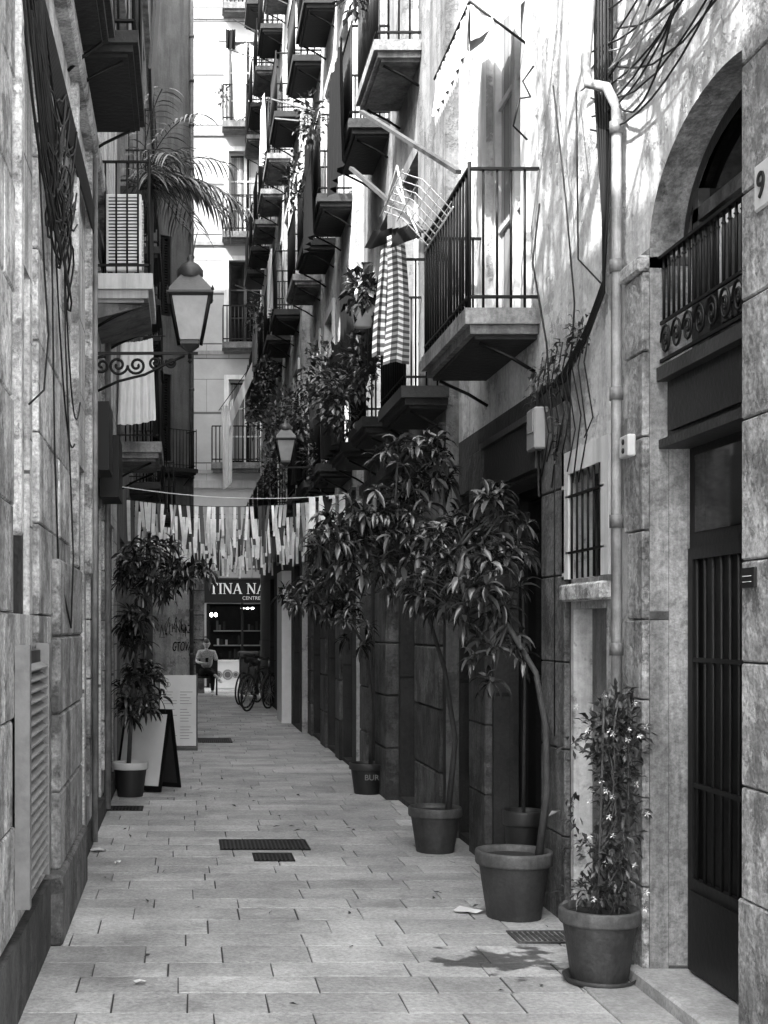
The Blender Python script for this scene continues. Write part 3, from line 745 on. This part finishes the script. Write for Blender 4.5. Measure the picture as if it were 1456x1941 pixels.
m=M(); lantern(m,1.16,15.2,3.5,.74); m.bar((1.9,15.2,3.45),(1.1,15.2,3.45),.02,.02,'iron'); scroll(m,1.66,15.2,3.38,.06,1.5,1,0); scroll(m,1.45,15.2,3.39,.05,1.5,-1,0); m.build('street_lamp')
# ============================================================ cables and pipes
def sag(a,b,s,n=14,jx=.0):
    a=V(a);b=V(b); return [a.lerp(b,i/n)-V((0,0,s*4*(i/n)*(1-i/n)))+V((0,0,R.uniform(-jx,jx))) for i in range(n+1)]
m=M()
m.tube([(2.03,6.2,.1),(2.03,6.2,4.05),(1.99,6.22,4.15),(1.93,6.3,4.2),(1.93,6.35,4.3),(1.99,6.42,4.8),(1.99,6.45,7.9)],.024,'pipe',10,1.1)
for z in(.9,1.5,2.1,2.7,3.3,3.95): m.lathe((2.03,6.2,z),[(.024,-.03),(.033,-.03),(.033,.03),(.024,.03)],'pipe',10,.5)
m.build('drainpipe')
m=M(); m.tube([(XL+.06,9.55,.05),(XL+.06,9.55,5.0)],.022,'pipe',8,.8); m.tube([(XL+.05,11.3,.05),(XL+.05,11.3,5)],.03,'pipe',8,.7); m.build('drainpipe')
m=M()
for k in range(30):
    p0=(XL+.05,R.uniform(5.2,6.2),R.uniform(4.2,4.7)); p1=(XL+.06,R.uniform(7.0,8.0),R.uniform(4.0,4.6)); m.tube(sag(p0,p1,R.uniform(.2,.8),18,.01),.006,'cable',5)
for k in range(10):
    m.tube([(XL+.04,YL0,4.4+k*.03),(XL+.05,3,4.35+k*.03),(XL+.04,6,4.3+k*.03),(XL+.05,9,4.45+k*.02),(XL+.05,13.5,4.5+k*.02)],.009,'cable',5)
m.tube([(XL+.04,6.6,3.9),(XL+.05,6.7,2.5),(XL+.06,6.8,1.9),(XL+.09,7.2,1.6),(XL+.09,7.35,2.0),(XL+.05,7.3,3.2),(XL+.05,7.2,4.3)],.005,'cable',5)
m.tube([(XL+.04,6.0,3.9),(XL+.05,6.2,3.3),(XL+.06,6.3,3.0),(XL+.06,6.1,2.7),(XL+.05,5.6,2.55)],.005,'cable',5)
m.tube(sag((XL+.05,6.5,4.1),(XL+.05,7.9,2.7),.5),.005,'cable',5); m.tube(sag((XL+.05,7.0,4.2),(XL+.06,8.2,3.0),.6),.005,'cable',5)
for k in range(12):
    cy=R.uniform(6.2,7.6); cz=R.uniform(3.6,4.0); m.tube([(XL+.05+.02*math.sin(i),cy+.13*math.cos(i*.52),cz+.2*math.sin(i*.52)) for i in range(12)],.006,'cable',5,closed=True)
m.build('cable_bundle')
m=M()
for k in range(6):
    o=.012*k
    m.tube([(2.05-o,6.35+o,7.9),(2.05-o,6.33+o,4.2),(2.05,6.4+o,3.6),(2.05,6.45,3.3-o),(2.04,6.7,3.12-o),(2.04,7.1,2.98-o),(2.04,7.6,2.92+o)],.008,'cable',5)
for k in range(18):
    m.tube(sag((2.04,R.uniform(6.2,6.8),R.uniform(4.1,4.6)),(2.03,R.uniform(4.2,5.6),R.uniform(4.0,4.9)),R.uniform(.03,.3),12,.006),.005,'cable' if k%3 else 'pipe',5)
for k in range(10):
    y0=6.65+k*.1; m.tube([(2.05,y0,3.15),(2.03,y0+.05,2.95),(2.05,y0-.03,2.7+R.uniform(-.2,.1)),(2.04,y0+.08,2.5+R.uniform(-.2,.1))],.004,'cable',4)
m.tube([(2.04,7.3,4.6),(2.02,7.0,3.9),(2.04,6.9,3.3),(2.04,7.0,2.8)],.005,'cable',5)
m.tube([(2.05,6.9,4.4),(1.98,6.65,3.95),(2.03,6.8,3.5),(2.05,6.5,3.3)],.005,'cable',5)
m.tube([(2.05,7.62,4.05),(2.0,7.58,3.7),(2.03,7.4,3.2),(2.05,7.3,2.5),(2.05,7.3,1.0)],.006,'cable',5)
m.build('wall_cables')
m=M()
for k in range(20):
    m.tube(sag((XL+.1,R.uniform(.7,6),R.uniform(7.2,7.8)),(XA-.02,R.uniform(3,8),R.uniform(5.2,7.5)),R.uniform(.1,.6),16,.0),R.choice([.008,.012,.02,.028]),'cable',5)
m.build('shadow_casting_cables')  # cables added out of view to throw streaky shadows on the right wall
m=M()
for k in range(4):
    y=.9+k*1.75; pot(m,XL-.25,y,.2,.3,'pot_clay',z=7.95); bush(m,(XL-.2,y,8.5),(.3,.55,.35),110,.2,.05,'leaf')
    for j in range(9):
        p=V((XL-.22,y,8.2)); d=V((R.uniform(-.3,.6),R.uniform(-.9,.9),1)).normalized(); pts=[]
        for i in range(8): pts.append(p.copy()); p=p+d*.22; d=(d+V((R.uniform(-.1,.25),R.uniform(-.3,.3),-.12))).normalized()
        m.tube(pts,[.02-.002*i for i in range(8)],'bark',5)
        for q in pts[3:]: leaf(m,q,rnd_ball()+V((0,0,.01)),.16,.05,'leaf',.6,1,2)
m.build('shadow_casting_roof_plants')  # unseen plants and branches, added to dapple the sun on the right wall
m=M(); m.cbox(XA-.09,XA-.003,7.5,7.68,2.62,2.86,.01,'white_paint',.3); m.box(XA-.095,XA-.09,7.53,7.65,2.72,2.84,'ink_grey'); m.tube([(2.04,7.6,2.62),(2.04,7.6,2.4),(2.03,7.55,2.35)],.008,'cable'); m.build('electric_box')
m=M(); m.cbox(XA-.07,XA-.032,5.98,6.1,2.38,2.48,.006,'white_paint',.6); 
for z in(2.41,2.45): m.lathe((XA-.071,6.04,z),[(0,-.004),(.013,-.004),(.013,.002)],'ink',10,1,'x')
m.build('door_intercom')
XP=XA-.10
hn=empty('house_number_plaque'); m=M(); m.cbox(XP-.016,XP-.001,4.40,4.55,3.03,3.19,.006,'white_paint',.55); m.build('tile',hn)
text('9',.13,(XP-.02,4.52,3.065),(math.pi/2,0,-math.pi/2),'ink',hn,'numeral')
m=M(); m.box(XP-.012,XP-.001,4.56,4.67,1.74,1.81,'ink'); m.box(XP-.014,XP-.012,4.58,4.65,1.76,1.762,'white_paint'); m.box(XP-.014,XP-.012,4.58,4.65,1.78,1.782,'white_paint'); m.build('door_nameplate')
m=M(); vs=[]
for j in range(9):
    for i in range(21):
        u=i/20;v=j/8; vs.append((XA-.03-.33*v,7.95+1.1*u,5.62-.25*v+.012*math.sin(u*40)*v))
m.raw(vs,[(j*21+i,j*21+i+1,(j+1)*21+i+1,(j+1)*21+i) for j in range(8) for i in range(20)],'cloth_grey',1,True)
cloth(m,(XA-.362,7.95,5.37),(XA-.362,9.05,5.37),.26,'cloth_white',.015,7,40,5,norm=V((1,0,0)))
cloth(m,(XA-.36,7.945,5.37),(XA-.03,7.945,5.62),.24,'cloth_white',.012,3,20,5,norm=V((0,1,0)))
for i in range(20):
    y=7.95+1.1*i/20; z=5.10; m.face([(XA-.362,y,z+.02),(XA-.362,y+.055,z+.02),(XA-.362,y+.05,z-.03),(XA-.362,y+.027,z-.07),(XA-.362,y+.005,z-.03)],'cloth_white',.9)
m.tube([(XA,7.94,5.1),(XA-.36,7.94,5.37)],.008,'iron'); m.tube([(XA-.362,7.94,5.37),(XA-.362,9.06,5.37)],.01,'iron')
m.build('fabric_awning')
m=M(); m.tube([(2.05,7.75,4.9),(1.98,7.72,4.8),(2.02,7.7,4.7),(1.93,7.6,4.65),(1.9,7.62,4.5),(2.0,7.7,4.45)],.006,'iron'); m.build('iron_wall_hook')
m=M()
gingham(m,1.50,1.63,9.78,4.5,.95,.045,0); gingham(m,1.45,1.52,9.86,4.42,.8,.06,2)
cloth(m,(1.595,9.85,4.45),(1.585,10.4,4.45),.7,'cloth_grey',.02,2)
m.build('checked_blanket')
m=M(); cloth(m,(1.42,10.0,4.62),(1.66,9.5,4.52),.12,'cloth_black',.04,2,norm=V((1,0,.5)),flare=.2); cloth(m,(1.55,10.9,4.6),(1.55,11.8,4.6),.85,'cloth_black',.04,3); cloth(m,(1.55,12.1,4.9),(1.55,12.9,4.9),1.1,'cloth_black',.04,3)
m.build('hanging_laundry')
m=M(); cloth(m,(1.52,12.7,7.3),(1.52,13.8,7.3),1.2,'cloth_black',.03,4); cloth(m,(1.45,15.0,7.4),(1.45,15.9,7.4),1.3,'cloth_black',.03,4); cloth(m,(1.45,16.8,4.6),(1.45,17.6,4.6),1.1,'cloth_black',.03,4)
cloth(m,(1.5,12.8,4.4),(1.5,14.2,4.4),1.0,'cloth_black',.04,4); cloth(m,(1.42,15.2,10.3),(1.42,16,10.3),1.1,'cloth_black',.04,4)
cloth(m,(1.35,20.5,7.5),(1.35,21.3,7.5),.9,'cloth_white',.03,4); cloth(m,(1.35,22.4,10.7),(1.35,23.2,10.7),1.0,'cloth_white',.03,4);cloth(m,(1.35,25,7.6),(1.35,25.8,7.6),1.0,'cloth_grey',.03,4)
m.build('hanging_laundry')
m=M()
cloth(m,(1.2,33.8,16.5),(1.6,33.8,16.6),1.9,'cloth_white',.06,2,norm=V((0,1,0)),flare=-.3); cloth(m,(1.65,33.8,16.6),(1.9,33.8,16.4),1.4,'cloth_white',.05,2,norm=V((0,1,0))); cloth(m,(1.05,33.7,16.9),(1.3,33.7,16.9),.5,'cloth_black',.04,2,norm=V((0,1,0)))
m.tube([(.9,34.6,17.0),(2.2,33.6,16.4)],.015,'iron'); m.build('hanging_laundry')
m=M()
cloth(m,(1.35,26.2,6.9),(.9,27,6.0),.35,'cloth_white',.05,2,norm=V((0,1,0))); cloth(m,(.75,27,6.1),(1.0,27,6.3),1.7,'cloth_white',.05,2,norm=V((0,1,0)),flare=-.3)
m.tube([(1.4,26.2,6.92),(.7,27,6.05)],.008,'cable'); m.build('draped_sheet')
m=M()
m.lathe((1.45,10.75,4.05),[(0,0),(.07,0),(.1,.15),(.1,.17),(.085,.17)],'white_paint',16); bush(m,(1.45,10.7,4.33),(.13,.18,.17),150,.12,.06,'leaf',.8); bush(m,(1.45,10.68,4.38),(.12,.1,.12),30,.09,.05,'flower',.8); m.build('hanging_flower_pot')
m=M()
for (x,y,z,r,n) in((1.5,11.3,3.85,.25,240),(1.45,12.2,3.7,.3,340),(1.5,13.2,4.0,.35,400),(1.5,14.3,4.3,.35,360),(1.55,15.5,3.6,.3,300),(1.5,16.5,4.3,.35,360),(1.5,11.6,7.2,.2,150),(1.4,14.8,7.3,.25,160),(1.35,16,7.0,.3,200),(1.4,18.5,4.5,.4,400),(1.4,20.5,4.0,.4,360),(1.3,22.5,5.3,.4,260),(1.3,24,7.3,.3,150),(1.4,17,10.3,.25,120),(1.3,21,5.6,.3,160)):
    bush(m,(x,y,z),(r*.7,r*1.4,r*1.2),n,.085,.04)
m.build('balcony_plants')
m=M()
for t in range(60):
    y=6.7+R.random()*1.1; z=3.13-.13*(y-6.7)+R.uniform(-.07,.1); bush(m,(2.04,y,z),(.03,.04,.04),3,.06,.018,'leaf_small',1.2)
for t in range(25):
    z=2.5+R.random()*.6; bush(m,(2.04,7.2+R.uniform(-.06,.06),z),(.02,.05,.04),2,.06,.018,'leaf_small',1.2)
m.build('wall_creeper')
# ============================================================ pots and trees
e=empty('potted_jasmine'); m=M(); pot(m,1.865,5.93,.178,.325,'pot_clay',saucer=True); m.build('pot',e)
m=M()
for dx,dy in((-.06,-.05),(.08,-.04),(.02,.07)): m.tube([(1.9+dx,5.93+dy,.3),(1.92+dx*.8,5.93+dy,1.32)],.006,'bark',5)
for k in range(7):
    ph=R.uniform(0,6); pts=[(1.91+(.03+.04*math.sin(i*.5))*math.cos(ph+i*.7),5.93+.07*math.sin(ph+i*.7),.3+i*.075) for i in range(14)]; m.tube(pts,.004,'bark',4)
bush(m,(1.95,5.93,.85),(.10,.11,.5),420,.05,.022); bush(m,(1.93,5.93,1.12),(.15,.12,.17),380,.05,.022); bush(m,(1.86,5.9,.42),(.18,.15,.07),160,.05,.022); bush(m,(1.87,5.92,.58),(.11,.1,.12),80,.05,.022)
for k in range(14): bush(m,(1.9+R.uniform(-.2,.13),5.88,R.uniform(.5,1.3)),(.05,.05,.06),12,.05,.022)
for k in range(26):
    c=V((1.91+R.uniform(-.17,.12),5.93+R.uniform(-.17,.0),R.uniform(.36,1.32)))
    for j in range(5):
        an=j*1.257; leaf(m,c,V((math.cos(an),-.5,math.sin(an))),.017,.009,'flower',.1,.7,2)
m.build('plant',e)
e=empty('potted_tree'); m=M(); pot(m,1.815,7.27,.21,.375,'pot_clay'); m.build('pot',e)
m=M(); tree(m,[(1.95,7.27,.32),(2.0,7.28,.7),(2.0,7.3,1.05),(1.95,7.32,1.35),(1.8,7.36,1.62),(1.62,7.42,1.85),(1.5,7.5,1.98)],.022,[((1.58,7.5,1.9),(.42,.35,.34),54),((1.8,7.6,2.22),(.22,.3,.22),24),((1.75,7.4,1.45),(.22,.2,.2),9)],.15,.034,xmax=2.0)
m.build('tree',e)
e=empty('potted_tree'); m=M(); pot(m,2.12,8.25,.13,.46,'pot_dark'); m.build('pot',e)  # solid dark pot in place of a pot's reflection in the shop glass
m=M(); tree(m,[(2.12,8.25,.42),(2.13,8.25,1.3),(2.1,8.2,1.9)],.012,[((2.0,8.1,2.1),(.12,.25,.2),8)],.16,.036,xmax=2.1); m.build('tree',e)
e=empty('potted_tree'); m=M(); pot(m,1.785,9.4,.19,.325,'pot_clay',); m.build('pot',e)
m=M(); tree(m,[(1.88,9.4,.3),(1.93,9.4,.8),(1.85,9.38,1.3),(1.7,9.3,1.75),(1.5,9.2,2.1)],.022,[((1.5,9.1,2.15),(.58,.45,.44),88),((1.6,9.2,2.75),(.34,.35,.24),30),((1.15,9.1,2.25),(.34,.35,.3),30),((1.7,8.7,2.0),(.3,.3,.35),24)],.165,.036,xmax=1.98)
m.build('tree',e)
e=empty('potted_tree'); m=M(); pot(m,1.76,12.7,.178,.3,'pot_dark'); m.build('pot',e)
m=M(); tree(m,[(1.79,12.7,.27),(1.8,12.7,.9),(1.75,12.7,1.4),(1.5,12.65,1.8)],.02,[((1.3,12.6,1.95),(.42,.35,.3),46),((1.6,12.4,1.6),(.25,.3,.3),14)],.16,.036,xmax=1.88)
m.build('tree',e)
text('BUR',.075,(1.71,12.54,.15),(math.pi/2,0,0),'ink_grey',e,'pot_lettering')
e=empty('potted_tree'); m=M(); pot(m,-.515,12.5,.172,.33,'pot_dark','white_paint'); m.build('pot',e)
m=M(); tree(m,[(-.53,12.5,.3),(-.5,12.5,.9),(-.45,12.5,1.5),(-.35,12.45,1.9)],.022,[((-.3,12.4,2.16),(.42,.35,.3),64),((-.42,12.4,1.0),(.24,.25,.38),34),((-.47,12.3,1.6),(.2,.25,.25),26),((.08,12.3,2.12),(.2,.2,.12),10)],.17,.038,xmin=-.66)
m.build('tree',e)
# ============================================================ boards
def panel(m,x0,x1,y0,z0,y1,z1,mt,fr,th=.02):
    m.bar(((x0+x1)/2,y0,z0),((x0+x1)/2,y1,z1),x1-x0,th,fr,1,up=V((0,-1,.3)))
    d=V((0,y1-y0,z1-z0)).normalized(); n=V((0,-d.z,d.y)) 
    for s in(1,-1):
        a=V((x0+.03,y0,z0))+d*.05+n*s*(th/2+.003); b=V((x1-.03,y0,z0))+d*.05+n*s*(th/2+.003); L=V((0,y1-y0,z1-z0)).length-.1
        m.face([a,b,b+d*L,a+d*L],mt)
o=M(); panel(o,-.26,.26,-.2,.02,0,.8,'board_white','iron'); panel(o,-.26,.26,.2,.02,.015,.8,'chalk','iron')
ob=o.build('sandwich_board',loc=(-.36,13.0,0),rot=-.5)
e=empty('menu_board'); m=M(); m.box(-.32,.15,17.2,17.24,.06,.98,'board_white',1.2); m.box(-.34,-.32,17.19,17.25,.0,1.0,'iron_grey',3); m.box(.15,.17,17.19,17.25,.0,1.0,'iron_grey',3); m.box(-.34,.17,17.1,17.34,.0,.05,'iron_grey',2)
m.lathe((-.22,17.197,.86),[(.03,0),(.036,0)],'ink_grey',18,1,'y'); m.box(-.23,-.21,17.196,17.199,.83,.89,'ink_grey')
for c in(-.27,-.06):
    for k in range(17):
        if k in(5,11): continue
        m.box(c,c+R.uniform(.09,.17),17.196,17.199,.76-k*.038,.766-k*.038,'ink_grey',.8)
m.build('panel',e)
# ============================================================ bunting
def bunting(name,a,b,s,L,w):
    m=M(); pts=sag(a,b,s,40); m.tube(pts,.004,'cable',4)
    a=V(a);b=V(b); n=int((b-a).length/w)
    for i in range(n):
        if R.random()<.12: continue
        u=(i+.5)/n; p=a.lerp(b,u)-V((0,0,s*4*u*(1-u))); d=(b-a).normalized()*w*R.uniform(.3,.48)
        l=L*R.uniform(.6,1.2); t=R.choice([1.2,1.2,1.2,.15,.6,.06]); tw=R.uniform(-.05,.05); sw=R.uniform(-.04,.04)
        q=[]
        for j in range(5):
            v=j/4; dd=d*(1-.1*v); o=V((sw*v,tw*math.sin(v*3),-l*v)); rr=Matrix.Rotation(tw*14*v,3,'Z')@dd
            q+=[p+o-rr,p+o+rr]
        m.raw(q,[(2*j,2*j+1,2*j+3,2*j+2) for j in range(4)],'stripe_strips',t,True)
    return m.build(name)
m=M(); m.tube(sag((XL+.02,13.2,3.02),(1.93,14.9,3.12),.09,30),.005,'white_paint',5,1.0); 
for i in range(4):
    u=.8+i*.045; p=V((XL,13.2,3.02)).lerp(V((1.93,14.9,3.12)),u)-V((0,0,.36*u*(1-u))); m.face([p+V((-.035,-.05,0)),p+V((.035,-.05,0)),p+V((.04,-.05,-.4)),p+V((-.03,-.06,-.4))],'stripe_strips',1.3)
m.build('strip_bunting')
for i,(y,z) in enumerate(((15.6,3.12),(16.8,3.1),(18.2,3.05),(19.6,3.05),(21.2,3.05),(22.8,3.05),(24.6,3.1))):
    X=1.88 if y<20 else 1.74
    bunting('strip_bunting',(XL+.02,y,z),(X,y+R.uniform(-.3,.5),z+R.uniform(-.05,.08)),.1,.42,.05)
# ============================================================ bikes
def bike(loc,rot,tilt=.0):
    m=M(); r=.33
    for cx in(-.5,.5):
        ring=[(cx+r*math.cos(i/28*6.283),0,r+.005+r*math.sin(i/28*6.283)-.0) for i in range(28)]
        m.tube(ring,.02,'rubber',6,closed=True)
        for k in range(14):
            a=k/14*6.283; m.tube([(cx,0,r),(cx+(r-.02)*math.cos(a),0,r+(r-.02)*math.sin(a))],.003,'metal',3)
        m.tube([(cx,-.04,r),(cx,.04,r)],.02,'metal',8)
    bb=(-.08,0,.3); st_=(-.22,0,.78); hd=(.34,0,.82); hb=(.37,0,.7)
    for a,b in((bb,st_),(st_,hd),(bb,hb),(hd,hb)): m.tube([a,b],.017,'iron_grey',7)
    for s in(-.05,.05):
        m.tube([(bb[0],s*.5,bb[2]),(-.5,s,r)],.01,'iron_grey',5); m.tube([(-.2,s*.4,.7),(-.5,s,r)],.01,'iron_grey',5); m.tube([(.38,s*.6,.68),(.5,s,r)],.012,'iron_grey',5)
    m.tube([st_,(-.245,0,.9)],.013,'metal',6); m.tube([(-.36,0,.92),(-.24,0,.93),(-.1,0,.91)],[.07,.055,.02],'rubber',8)
    m.tube([hd,(.32,0,.95)],.013,'metal',6); m.tube([(.25,-.28,1.0),(.33,-.12,.96),(.33,.12,.96),(.25,.28,1.0)],.012,'iron',6)
    m.lathe((bb[0],.05,bb[2]),[(.07,-.004),(.09,0),(.07,.004)],'metal',16,1,'y'); m.tube([(bb[0],.06,.3),(bb[0]+.1,.07,.17)],.008,'metal'); m.tube([(bb[0],-.06,.3),(bb[0]-.1,-.07,.43)],.008,'metal')
    o=m.build('bicycle',loc=loc,rot=rot); o.rotation_euler[0]=tilt
bike((1.42,25.6,0.012),1.1,.1); bike((1.48,26.6,.012),1.0,.08); bike((1.35,27.7,.012),1.15,.1)
m=M()
m.cbox(1.22,1.62,29.0,29.5,.12,.95,.03,'iron_grey',2); m.cbox(1.19,1.65,28.96,29.54,.95,1.08,.03,'iron_grey',2.6); m.box(1.29,1.55,28.95,28.96,.98,1.02,'ink'); 
for x in(1.27,1.57): m.lathe((x,29.05,.07),[(0,-.02),(.065,-.02),(.065,.02),(0,.02)],'rubber',14,1,'x'); m.lathe((x,29.45,.07),[(0,-.02),(.065,-.02),(.065,.02),(0,.02)],'rubber',14,1,'x')
m.build('waste_bin')
def litter(x,y,r):
    m=M(); vs=[(x,y,.03)]; 
    for i in range(9): a=i/9*6.283; vs.append((x+r*math.cos(a)*R.uniform(.6,1.2),y+r*math.sin(a)*R.uniform(.6,1.2),.009+R.uniform(0,.02)))
    m.raw(vs,[(0,1+i,1+(i+1)%9) for i in range(9)],'white_paint'); m.build('litter_paper')
litter(1.60,7.38,.09); litter(-.62,9.4,.07); litter(-.45,8.9,.025); litter(-.2,5.9,.03)
m=M()
for k in range(40): leaf(m,(R.uniform(-.6,2.0),R.uniform(5.5,14),.012),(R.uniform(-1,1),R.uniform(-1,1),.1),R.uniform(.03,.07),.02,'bark',.1,R.uniform(.5,1.5),2)
m.build('fallen_leaves')
# ============================================================ seated man
man=empty('seated_man',(.52,31.2,.0))
def skin(name,verts,edges,rad,mt,sub=2,root=0):
    me=bpy.data.meshes.new(name); me.from_pydata(verts,edges,[]); me.materials.append(MATS[mt])
    o=bpy.data.objects.new(name,me); sc.collection.objects.link(o)
    sk=o.modifiers.new('s','SKIN'); sk.use_smooth_shade=True
    for i,v in enumerate(me.skin_vertices[0].data): v.radius=(rad[i],rad[i]) if not isinstance(rad[i],tuple) else rad[i]; v.use_root=(i==root)
    s=o.modifiers.new('b','SUBSURF'); s.levels=sub; s.render_levels=sub
    bpy.context.view_layer.update()
    dg=bpy.context.evaluated_depsgraph_get(); me2=bpy.data.meshes.new_from_object(o.evaluated_get(dg))
    if 'tone' not in me2.color_attributes:
        ca=me2.color_attributes.new('tone','FLOAT_COLOR','CORNER'); ca.data.foreach_set('color',[1.0]*(4*len(me2.loops)))
    me2.materials.clear(); me2.materials.append(MATS[mt])
    o2=bpy.data.objects.new(name,me2); sc.collection.objects.link(o2); bpy.data.objects.remove(o); o2.parent=man; return o2
skin('trousers',[(0,.05,.54),(.1,.0,.53),(.14,-.42,.52),(.13,-.40,.12),(-.1,.0,.53),(-.02,-.40,.60),(.16,-.52,.52),(0,.05,.66)],[(0,1),(1,2),(2,3),(0,4),(4,5),(5,6),(0,7)],[.12,.1,.068,.045,.1,.068,.05,.13],'cloth_black')
skin('shirt',[(0,.05,.62),(0,.03,.85),(0,.0,1.02),(0,-.01,1.08),(.17,-.0,1.02),(.23,-.08,.82),(-.17,0,1.02),(-.23,-.08,.82)],[(0,1),(1,2),(2,3),(2,4),(4,5),(2,6),(6,7)],[(.15,.11),(.16,.11),(.13,.09),.05,.065,.055,.065,.055],'shirt_print')
skin('arms',[(0,-.02,1.06),(0,-.03,1.12),(.16,0,1.0),(.24,-.09,.8),(.1,-.32,.76),(.05,-.38,.78)],[(0,1),(2,3),(3,4),(4,5)],[.05,.045,.045,.04,.028,.03],'skin')
skin('right_arm',[(-.16,0,1.0),(-.24,-.09,.8),(-.09,-.32,.76),(-.04,-.38,.78)],[(0,1),(1,2),(2,3)],[.045,.04,.028,.03],'skin')
for s in(1,-1):
    for k in range(5):
        z=.80-.016*k; L=[.05,.075,.08,.075,.06][k]
        bz=(s*.045,-.385,z); 
        if k==0: pts=[(s*.05,-.37,.8),(s*.035,-.39,.83),(s*.015,-.4,.845)]
        else: pts=[bz,(s*.04,-.385-L*.55,z+.005),(s*.015,-.385-L*.75,z+.008),(s*-.005,-.385-L*.7,z+.008)]
        skin('finger',pts,[(i,i+1) for i in range(len(pts)-1)],[.009]*len(pts),'skin',1)
skin('shin',[(.13,-.40,.14),(.13,-.40,.06)],[(0,1)],[.04,.035],'skin',1); skin('raised_shin',[(.16,-.52,.52),(.27,-.55,.42)],[(0,1)],[.04,.032],'skin',1)
skin('shoe',[(.13,-.37,.05),(.13,-.45,.05),(.14,-.58,.035)],[(0,1),(1,2)],[.045,.045,.035],'white_paint'); skin('other_shoe',[(.26,-.53,.43),(.29,-.58,.39),(.33,-.66,.33)],[(0,1),(1,2)],[.042,.045,.035],'white_paint')
m=M(); hc=V((0,-.06,1.22)); vs=[];nu,nv_=20,14
for j in range(nv_+1):
    th=math.pi*j/nv_
    for i in range(nu):
        ph=2*math.pi*i/nu; d=V((math.sin(th)*math.cos(ph),math.sin(th)*math.sin(ph),math.cos(th)))
        r=V((.075,.095,.118)); p=V((d.x*r.x,d.y*r.y,d.z*r.z))
        if d.z<-.2: p.x*=1-.3*(-d.z-.2); 
        if d.y<-.93 and abs(d.x)<.25: p.y-=.02*(1-abs(d.z+.15)*2.5) if abs(d.z+.15)<.4 else 0
        if d.y<-.7 and .05<d.z<.25 and .2<abs(d.x)<.6: p.y+=.008
        vs.append(p)
fs=[(j*nu+i,j*nu+(i+1)%nu,(j+1)*nu+(i+1)%nu,(j+1)*nu+i) for j in range(nv_) for i in range(nu)]
rot=Matrix.Rotation(math.radians(25),3,'X')
def tr(p): return rot@V(p)+hc
m.raw([tr(p) for p in vs],fs,'skin',1,True)
hv=[V((p.x*1.09,p.y*1.07+.006,p.z*1.07+.006)) for p in vs]
m.raw([tr(p) for p in hv],[f for f in fs if all((vs[k].z>.05) or (vs[k].y>.01 and vs[k].z>-.06) for k in f)],'hair',1,True)
for s in(-1,1):
    m.lathe(tr((s*.03,-.083,.012)),[(0,-.012),(.01,0),(0,.012)],'ink',8); m.bar(tr((s*.018,-.09,.032)),tr((s*.045,-.085,.034)),.006,.006,'hair')
    m.lathe(tr((s*.078,.0,0)),[(0,-.03),(.014,-.01),(.016,.01),(0,.03)],'skin',8)
m.bar(tr((-.022,-.09,-.055)),tr((.022,-.09,-.055)),.006,.008,'ink_grey',.5)
m.build('head',man)
m=M(); m.bar((0,-.44,.80),(0,-.47,.90),.07,.01,'ink'); m.build('phone',man)
m=M(); m.box(.27,.79,31.02,31.5,.41,.45,'wood_dark')
for x in(.3,.76):
    for y in(31.06,31.46): m.tube([(x,y,0.004),(x,y,.41)],.018,'iron',6)
m.box(.27,.79,31.47,31.5,.45,.85,'wood_dark'); m.build('wooden_chair')
# ============================================================ camera, light
cd=bpy.data.cameras.new('camera'); cam=bpy.data.objects.new('camera',cd); sc.collection.objects.link(cam)
cam.location=(0,0,1.6); cam.rotation_euler=(math.pi/2,0,0)
cd.sensor_fit='HORIZONTAL'; cd.sensor_width=36; cd.lens=36*2500/1456; cd.shift_x=378/1456; cd.shift_y=219.5/1456; cd.clip_end=1000; cd.clip_start=.05
sc.camera=cam
EL=math.radians(50); dx,dy=-.72,-.70
sd=V((dx*math.cos(EL),dy*math.cos(EL),math.sin(EL)))
l=bpy.data.lights.new('sun','SUN'); l.energy=17; l.angle=math.radians(.5); l.color=(1,1,1)
lo=bpy.data.objects.new('sun',l); lo.rotation_euler=sd.to_track_quat('Z','Y').to_euler(); sc.collection.objects.link(lo); lo.location=(-5,-5,20)
w=bpy.data.worlds.new('World'); sc.world=w; w.use_nodes=True; N=w.node_tree.nodes; Lk=w.node_tree.links
sk=N.new('ShaderNodeTexSky'); sk.sky_type='NISHITA'; sk.sun_disc=False; sk.sun_elevation=EL; sk.sun_rotation=math.atan2(dx,dy)
sk.dust_density=3
bw=N.new('ShaderNodeRGBToBW'); Lk.new(sk.outputs[0],bw.inputs[0]); bg=N['Background']; bg.inputs[1].default_value=1.75; Lk.new(bw.outputs[0],bg.inputs[0])
sc.view_settings.view_transform='Standard'; sc.view_settings.look='None'; sc.view_settings.exposure=0
